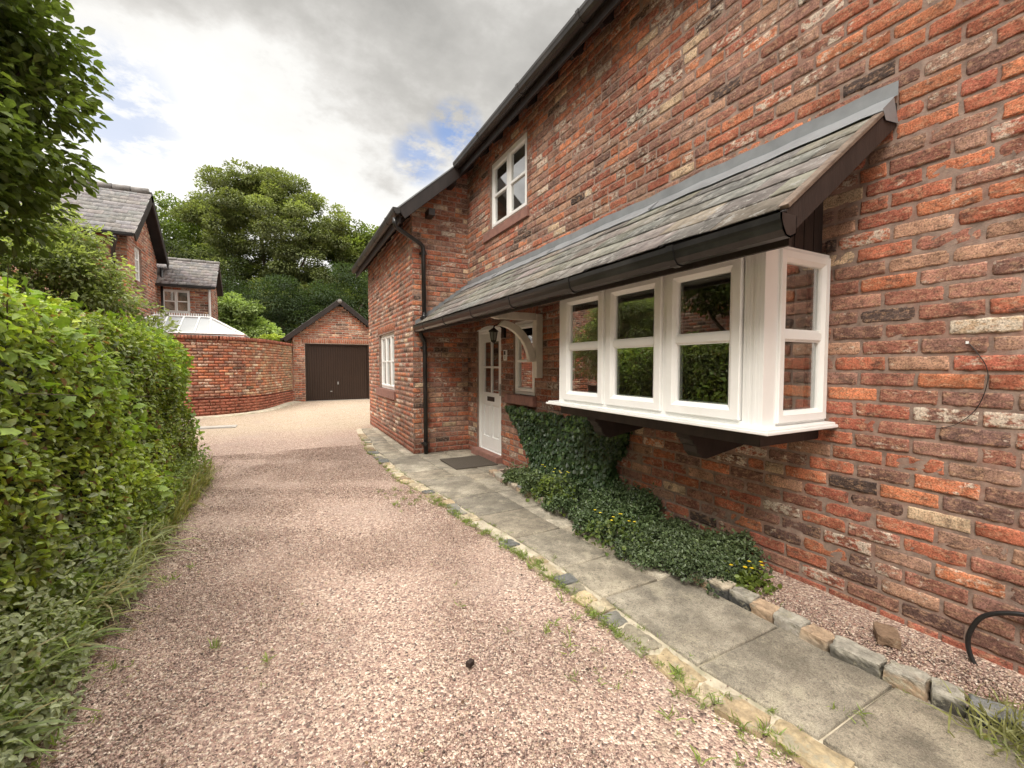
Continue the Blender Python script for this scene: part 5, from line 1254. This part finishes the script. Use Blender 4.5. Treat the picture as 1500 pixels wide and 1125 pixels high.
# =================================================================== TREES AND SHRUBS
tree('overhanging_tree', 'dark broad-leaved tree overhanging the hedge at the upper left', (-2.75, 4.6, 0),
     [(-2.85, 5.0, 4.1, 1.10, 1.2, 1.35), (-2.75, 4.9, 5.1, 1.0, 1.1, 1.3), (-3.3, 4.4, 3.3, 1.2, 1.2, .8), (-2.25, 5.0, 3.30, .60, .7, .62), (-2.6, 5.0, 2.80, .75, .8, .42), (-3.1, 4.2, 5.8, 1.1, 1.2, .9), (-2.15, 5.2, 3.9, .5, .6, .5)],
     44000, .085, (.16, .215, .065), .10, mat=M['leaf'], clump=(.20, .40), nclump=420, dark=.35, yel=.35, wid=.36, limbs=24)
tree('leafy_shrub', 'loose pale green leafy shrub rising behind the hedge in front of the neighbouring house', (-2.95, 7.8, 0),
     [(-2.75, 7.8, 2.25, .75, .75, .85), (-2.3, 8.0, 1.85, .60, .6, .65), (-3.3, 7.6, 2.5, .7, .7, .6), (-2.75, 7.9, 3.0, .50, .5, .42), (-1.95, 8.1, 1.5, .45, .5, .5), (-2.4, 7.9, 2.7, .4, .4, .35)],
     22000, .062, (.29, .335, .155), .035, cat='shrub', mat=M['leaf'], clump=(.12, .28), nclump=240, dark=.3, yel=.5, wid=.28, limbs=60)
tree('broadleaf_tree', 'tallest dark green tree rising behind the garage and the low house wing', (-.6, 34, 0),
     [(-.8, 34, 9.8, 4.2, 4, 4.6), (-3.2, 34, 8.2, 3.4, 3.5, 4.0), (2.4, 34, 8.3, 3.2, 3.4, 3.6), (-1.0, 34, 12.6, 2.4, 3, 2.3), (-2.8, 33.4, 11.9, 1.9, 2.5, 1.7), (1.9, 33, 10.9, 2.4, 2.5, 1.9), (.4, 33, 5, 5, 3.4, 3.0)],
     150000, .145, (.20, .235, .095), .38, clump=(.35, .85), nclump=560, dark=.6, yel=.45, wid=.34)
tree('broadleaf_tree', 'rounded yellow-green tree behind the left neighbouring roof', (-7.0, 38, 0),
     [(-7.4, 38, 9.8, 3.6, 3.4, 3.5), (-10.5, 38, 9.0, 3.0, 3, 3.4), (-7.5, 37.5, 5.5, 4.5, 3.5, 3.5), (-4.6, 38, 9.2, 2.3, 2.4, 3.2)],
     60000, .17, (.14, .195, .045), .35, clump=(.5, 1.0), nclump=260, dark=.45, yel=.5, wid=.36)
tree('broadleaf_tree', 'lighter green tree showing between the tallest tree and the near house', (6.2, 34, 0),
     [(5.8, 34, 8.5, 2.8, 2.8, 3.3), (8.8, 34, 7.6, 2.8, 3, 3.2), (5.4, 33.5, 5.2, 3.2, 3, 2.8), (7.0, 33.5, 10.2, 1.9, 2, 1.4), (4.4, 33.8, 9.4, 1.3, 1.6, 1.2)],
     56000, .17, (.19, .25, .06), .3, clump=(.45, .95), nclump=280, dark=.45, yel=.6, wid=.36)
tree('evergreen_tree', 'dark evergreen directly behind the garage roof', (1.2, 27.5, 0),
     [(1.0, 27.5, 3.2, 3.2, 2, 2.6), (3.6, 27.5, 4.6, 2.0, 2, 2.9), (-1.9, 27.5, 3.4, 2.0, 2, 2.5), (6.5, 27.5, 4.2, 2.3, 2, 3.0), (-.4, 27, 4.9, 1.1, 1.2, 1.5), (2.0, 27, 4.4, 1.0, 1.2, 1.7)],
     60000, .12, (.055, .085, .036), .25, clump=(.4, .8), nclump=300, dark=.35, yel=.08, wid=.26)
tree('evergreen_tree', 'dark evergreen mass behind the low house wing', (-6.5, 30, 0),
     [(-5.0, 30, 4.5, 3.6, 2, 4.0), (-9.0, 31, 4.5, 4, 2, 4.0), (-13, 31, 4.5, 4, 2, 4.0)],
     40000, .15, (.055, .075, .028), .25, clump=(.5, .9), nclump=220, dark=.35, yel=.08, wid=.28)
tree('leafy_shrub', 'bright pale green young tree between the conservatory and the garage', (-1.95, 22.4, 0),
     [(-2.1, 22.4, 3.3, .95, .9, 1.15), (-1.2, 22.3, 2.7, .8, .8, .8), (-2.6, 22.5, 3.6, .8, .8, .7), (-1.6, 22.2, 3.9, .5, .5, .4), (-2.2, 22.4, 2.4, 1.3, .9, .8)],
     15000, .13, (.27, .35, .13), .06, cat='tree', clump=(.18, .38), nclump=150, dark=.3, yel=.4, wid=.28, limbs=30)
tree('leafy_shrub', 'small yellow-green bush peeping over the curved wall beside the garage', (-.55, 19.6, 0),
     [(-.55, 19.6, 2.15, .45, .45, .45), (-.9, 19.7, 2.0, .4, .4, .45), (-.25, 19.5, 1.9, .35, .35, .4)],
     4200, .08, (.32, .38, .08), .04, cat='bush', clump=(.1, .22), nclump=60, dark=.2, yel=.6, wid=.32, limbs=10)

# distant wood behind everything (reads as one mass)
n = 50000; ang = rng.uniform(-1.1, 1.2, n); rad = rng.uniform(52, 62, n); X = rad * np.sin(ang); Y = rad * np.cos(ang)
hmax = 8.5 + 1.8 * np.sin(ang * 9) + 1.0 * np.sin(ang * 23 + 1)
P = np.stack([X, Y, hmax * rng.random(n) ** .7], 1); o = leafobj('distant_wood', P, rdir(n), np.array([0, -.6, .8]) + rdir(n) * .7, rng.uniform(.5, .9, n), .4, leafcol(n, (.06, .095, .03), .3, .3, P, .3, 1, .5), M['leaffar'], loc=(0, 55, 0)); tag(o, 'far-off line of green woodland beyond the houses', 'wood', kind='stuff')

# ---- ivy on the wall below and left of the bay
def inpoly(Y, Z, poly):
    r = np.zeros(len(Y), bool); j = len(poly) - 1
    for i in range(len(poly)):
        yi, zi = poly[i]; yj, zj = poly[j]
        r ^= ((zi > Z) != (zj > Z)) & (Y < (yj - yi) * (Z - zi) / (zj - zi + 1e-12) + yi); j = i
    return r
ivp = [(5.22, .80), (4.9, .79), (4.3, .78), (3.75, .80), (3.30, .83), (3.0, .85), (2.86, .72), (2.92, .52), (3.06, .40), (3.0, .2), (3.2, 0), (4.35, -.05), (4.30, .12), (4.62, .40), (5.0, .60)]
def ivy_sample(n):
    Y = rng.uniform(2.7, 5.3, n); Z = rng.uniform(-.1, .95, n); q_ = np.stack([Y, Z, Y * 0], 1); j1, j2 = sn(q_, 5, 2) * .045, sn(q_, 5, 9) * .045
    s = inpoly(Y + j1, Z + j2, ivp); return Y[s], Z[s]
Y, Z = ivy_sample(36000); n = len(Y); q_ = np.stack([Y, Z, Y * 0], 1)
thick = .07 + .07 * (sn(q_, 2.4, 5) * .5 + .5) + .14 * np.clip((.5 - Z) / .5, 0, 1)
X = W - .015 - thick * rng.random(n) ** .55
IV = thing('ivy_plant', (2.7, 3.9, 0), 'dark glossy ivy climbing the brick wall beneath the bay window', 'ivy')
c = leafcol(n, (.028, .054, .020), .4, .10, np.stack([X, Y, Z], 1), 2, 4, .3); tip = rng.random(n) < np.where(Z > .66, .38, .03); c[tip] = c[tip] * 1.5 + np.array([.035, .05, .005])
leafobj('foliage', np.stack([X, Y, Z + .02], 1), np.array([-.35, -.1, -.8]) + rdir(n) * .55, np.array([-1., -.1, .35]) + rdir(n) * .45, rng.uniform(.030, .052, n), .48, c, M['leafdark'], IV, shape=1)
k = MB()
for i in range(36):
    y0 = random.uniform(3.2, 4.3); p = [Vector((W - .02, y0, 0))]
    for s in range(6): p.append(p[-1] + Vector((random.uniform(-.01, .004), random.uniform(-.12, .14), .12)))
    p = [q2 for q2 in p if inpoly(np.array([q2.y]), np.array([q2.z]), ivp)[0]]
    if len(p) > 2 and i < 14: MB().tube(p, [.007 - .001 * j for j in range(len(p))], 5).build('stem', M['bark'], IV)

# ---- low shrubs in the bed
def mound(name, label, cy0, cy1, x0, hfun, n, ls, col, seed, yel=.15, grp=None, mat='leafdark', x1=2.70, cat='shrub', flowers=None, wid=.32):
    Y = rng.uniform(cy0, cy1, n); fx = rng.random(n); xo = x0(Y) if callable(x0) else x0
    X = xo + (x1 - xo) * fx
    q_ = np.stack([X, Y, X * 0], 1); e = np.clip(np.minimum((Y - cy0), (cy1 - Y)) / .18, 0, 1) * np.clip((X - xo) / .12 + .15, 0, 1)
    h = hfun(Y) * (.55 + .45 * fx) * (.8 + .35 * sn(q_, 4.0, seed)) * np.sqrt(e)
    Z = gz(Y) + .03 + h * (1 - rng.random(n) ** 1.5 * .55)
    kp = (sn(q_, 5.5, seed + 3) < .62) & (rng.random(n) < .35 + e); X, Y, Z, h, q_ = X[kp], Y[kp], Z[kp], h[kp], q_[kp]; n = len(X)
    sprig = rng.random(n) < .05; Z = Z + sprig * rng.random(n) * .09
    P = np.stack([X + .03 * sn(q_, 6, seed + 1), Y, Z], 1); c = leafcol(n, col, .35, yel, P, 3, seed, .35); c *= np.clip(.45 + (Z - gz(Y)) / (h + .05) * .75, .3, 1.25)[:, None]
    t = thing(name, ((2.3), (cy0 + cy1) / 2, float(gz((cy0 + cy1) / 2))), label, cat, grp)
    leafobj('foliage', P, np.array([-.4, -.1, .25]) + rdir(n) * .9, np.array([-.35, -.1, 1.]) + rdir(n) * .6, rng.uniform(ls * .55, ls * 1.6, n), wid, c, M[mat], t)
    k = MB()
    for i in range(0):
        yy_ = random.uniform(cy0 + .05, cy1 - .05); xx = random.uniform(float(x0(yy_) if callable(x0) else x0) + .15, x1 - .05); h_ = float(hfun(yy_))
        p0 = Vector((xx, yy_, float(gz(yy_)))); k.tube([p0, p0 + Vector((random.uniform(-.1, .05), random.uniform(-.1, .1), h_ * .5)), p0 + Vector((random.uniform(-.2, .1), random.uniform(-.2, .2), h_ * random.uniform(.8, 1.1)))], [.005, .003, .0015], 4)
    if flowers:
        m = flowers[0]; Yf = rng.uniform(cy0 + .04, cy1 - .04, m); Xf = rng.uniform(flowers[1], flowers[2], m); hf_ = hfun(Yf) * .95
        Pf = np.repeat(np.stack([Xf, Yf, gz(Yf) + .03 + hf_], 1), 5, 0); a = np.tile(np.arange(5) * 1.2566, m)
        Df = np.stack([np.cos(a), np.sin(a), .35 + 0 * a], 1); leafobj('flowers', Pf, Df, np.array([[0, 0, 1.]]) + 0 * Df, .013, .5, np.tile(np.array(flowers[3]), (5 * m, 1)), M['leaffar'], t)
    return t
xe = lambda Y: np.interp(Y, [1.2, 1.5, 1.7, 1.85, 2.3, 2.8, 3.8, 4.8], [2.34, 2.28, 2.14, 2.05, 2.03, 2.08, 2.20, 2.28]) + .05 * np.sin(np.asarray(Y) * 11) + .03 * np.sin(np.asarray(Y) * 27)
mound('low_shrub', 'spreading dark small-leaved shrub spilling over the path, nearest the split-stone edging', 1.58, 2.5, xe, lambda Y: .20 + .05 * np.sin(Y * 5), 17000, .019, (.075, .105, .048), 3, grp='low shrubs in the bed below the bay window')
mound('low_shrub', 'dark low shrub in the middle of the bed beneath the bay window', 2.35, 3.45, xe, lambda Y: .28 + .13 * np.clip(Y - 2.5, 0, 1), 20000, .021, (.066, .10, .042), 7, grp='low shrubs in the bed below the bay window')
mound('low_shrub', 'dark low shrub at the foot of the ivy, towards the front door', 3.35, 4.75, lambda Y: xe(Y) + .0, lambda Y: np.interp(Y, [3.3, 4.0, 4.8], [.36, .25, .14]), 17000, .024, (.07, .10, .04), 9, .25, grp='low shrubs in the bed below the bay window')
mound('flowering_plant', 'small yellow-green plant with yellow flowers at the near end of the dark shrubs', 1.44, 1.70, 2.28, lambda Y: .15 + 0 * Y, 420, .028, (.15, .20, .045), 5, .5, mat='leaf', x1=2.52, cat='plant', flowers=(7, 2.3, 2.5, (.75, .55, .03)), wid=.42)
mound('flowering_plant', 'patch of bright green leaves with a few yellow flowers amid the dark shrubs', 2.15, 2.75, 1.95, lambda Y: .25 + 0 * Y, 380, .026, (.10, .145, .04), 6, .5, mat='leaf', x1=2.25, cat='plant', flowers=(8, 2.0, 2.2, (.75, .58, .05)), wid=.42)
mound('flowering_plant', 'yellowish leafy plant growing up at the foot of the ivy', 3.1, 3.75, 2.1, lambda Y: .38 + 0 * Y, 420, .028, (.11, .155, .035), 8, .5, mat='leaf', x1=2.35, cat='plant', flowers=(9, 2.15, 2.3, (.70, .60, .06)), wid=.42)

# ---- weeds and grass in joints and gravel
pts = []
for i in range(330):     # along the gravel side of the stones
    y_ = random.uniform(.8, 9.3) if i % 2 else random.uniform(.8, 4.5); pts.append((float(pxo(y_)) + random.gauss(.0, .025), y_, random.uniform(.015, .05), random.randint(6, 18)))
for i in range(80): y_ = random.uniform(.7, 6); pts.append((float(pxo(y_)) + .135 + random.gauss(0, .012), y_, random.uniform(.012, .035), random.randint(4, 12)))
for (px_, py_, r_, m_) in ((1.25, 1.75, .14, 9), (1.12, 1.45, .10, 8), (1.30, 1.15, .10, 8), (1.25, 2.3, .2, 7), (1.05, 4.4, .16, 16), (1.02, 4.7, .12, 10), (-.72, 3.4, .10, 8), (-.75, 2.4, .12, 7), (1.9, .80, .05, 4), (2.35, .86, .12, 4), (1.35, .95, .10, 8), (-.8, 1.9, .1, 8), (-.3, 2.2, .25, 4), (2.42, 1.38, .10, 7), (1.5, .62, .06, 6), (2.25, .42, .10, 7), (2.1, .35, .10, 7)):
    for _ in range(m_): pts.append((px_ + random.gauss(0, r_), py_ + random.gauss(0, r_), random.uniform(.02, .055), random.randint(5, 16)))
PX = np.concatenate([np.tile([[p[0], p[1]]], (p[3], 1)) for p in pts]); LS = np.concatenate([np.full(p[3], p[2]) for p in pts]); n = len(PX)
P = np.stack([PX[:, 0] + rng.normal(0, .009, n), PX[:, 1] + rng.normal(0, .009, n), gz(PX[:, 1]) + .014], 1); D = np.stack([rng.normal(0, .7, n), rng.normal(0, .7, n), rng.uniform(.2, 1.1, n)], 1)
o = leafobj('grass', P, D, rdir(n) + np.array([0, 0, .5]), LS * rng.uniform(.5, 1.15, n), .06, leafcol(n, (.20, .26, .075), .3, .8), M['leaf'], shape=2, loc=(0, 0, 0)); tag(o, 'short grass and weeds growing in the joints and the gravel', 'grass', kind='stuff')
# dry wisps at the near right corner of the path
n = 260; P = np.stack([rng.normal(2.28, .07, n), rng.normal(.46, .07, n), np.full(n, .03)], 1); D = np.stack([rng.normal(-.1, .6, n), rng.normal(.1, .6, n), rng.uniform(.2, 1.1, n)], 1)
o = leafobj('grass_tuft', P, D, rdir(n) + np.array([0, 0, .5]), rng.uniform(.05, .14, n), .035, leafcol(n, (.27, .27, .12), .3, .6), M['leaf'], shape=2); tag(o, 'pale dry grass tuft on the nearest right corner of the flagged path', 'grass')
# leaf litter
n = 1500; X = rng.uniform(-.9, 1.4, n) ; Y = rng.uniform(.8, 8, n); edge_ = rng.random(n) < .55; X[edge_] = -.86 + rng.random(edge_.sum()) ** 2 * .35
P = np.stack([X, Y, gz(Y) + .016], 1); c = np.array([(.09, .05, .03), (.16, .10, .05), (.30, .25, .13), (.05, .035, .025)])[rng.integers(0, 4, n)]
keep = (rng.random(n) < .5) | edge_; o = leafobj('leaf_litter', P[keep], (rdir(n) * np.array([1, 1, .1]))[keep], (np.array([0, 0, 1.]) + rdir(n) * .3)[keep], rng.uniform(.008, .022, n)[keep], .4, c[keep], M['pebble'], loc=(0, 0, 0)); tag(o, 'scattered dead leaves and crumbs on the gravel', 'leaf litter', kind='stuff')
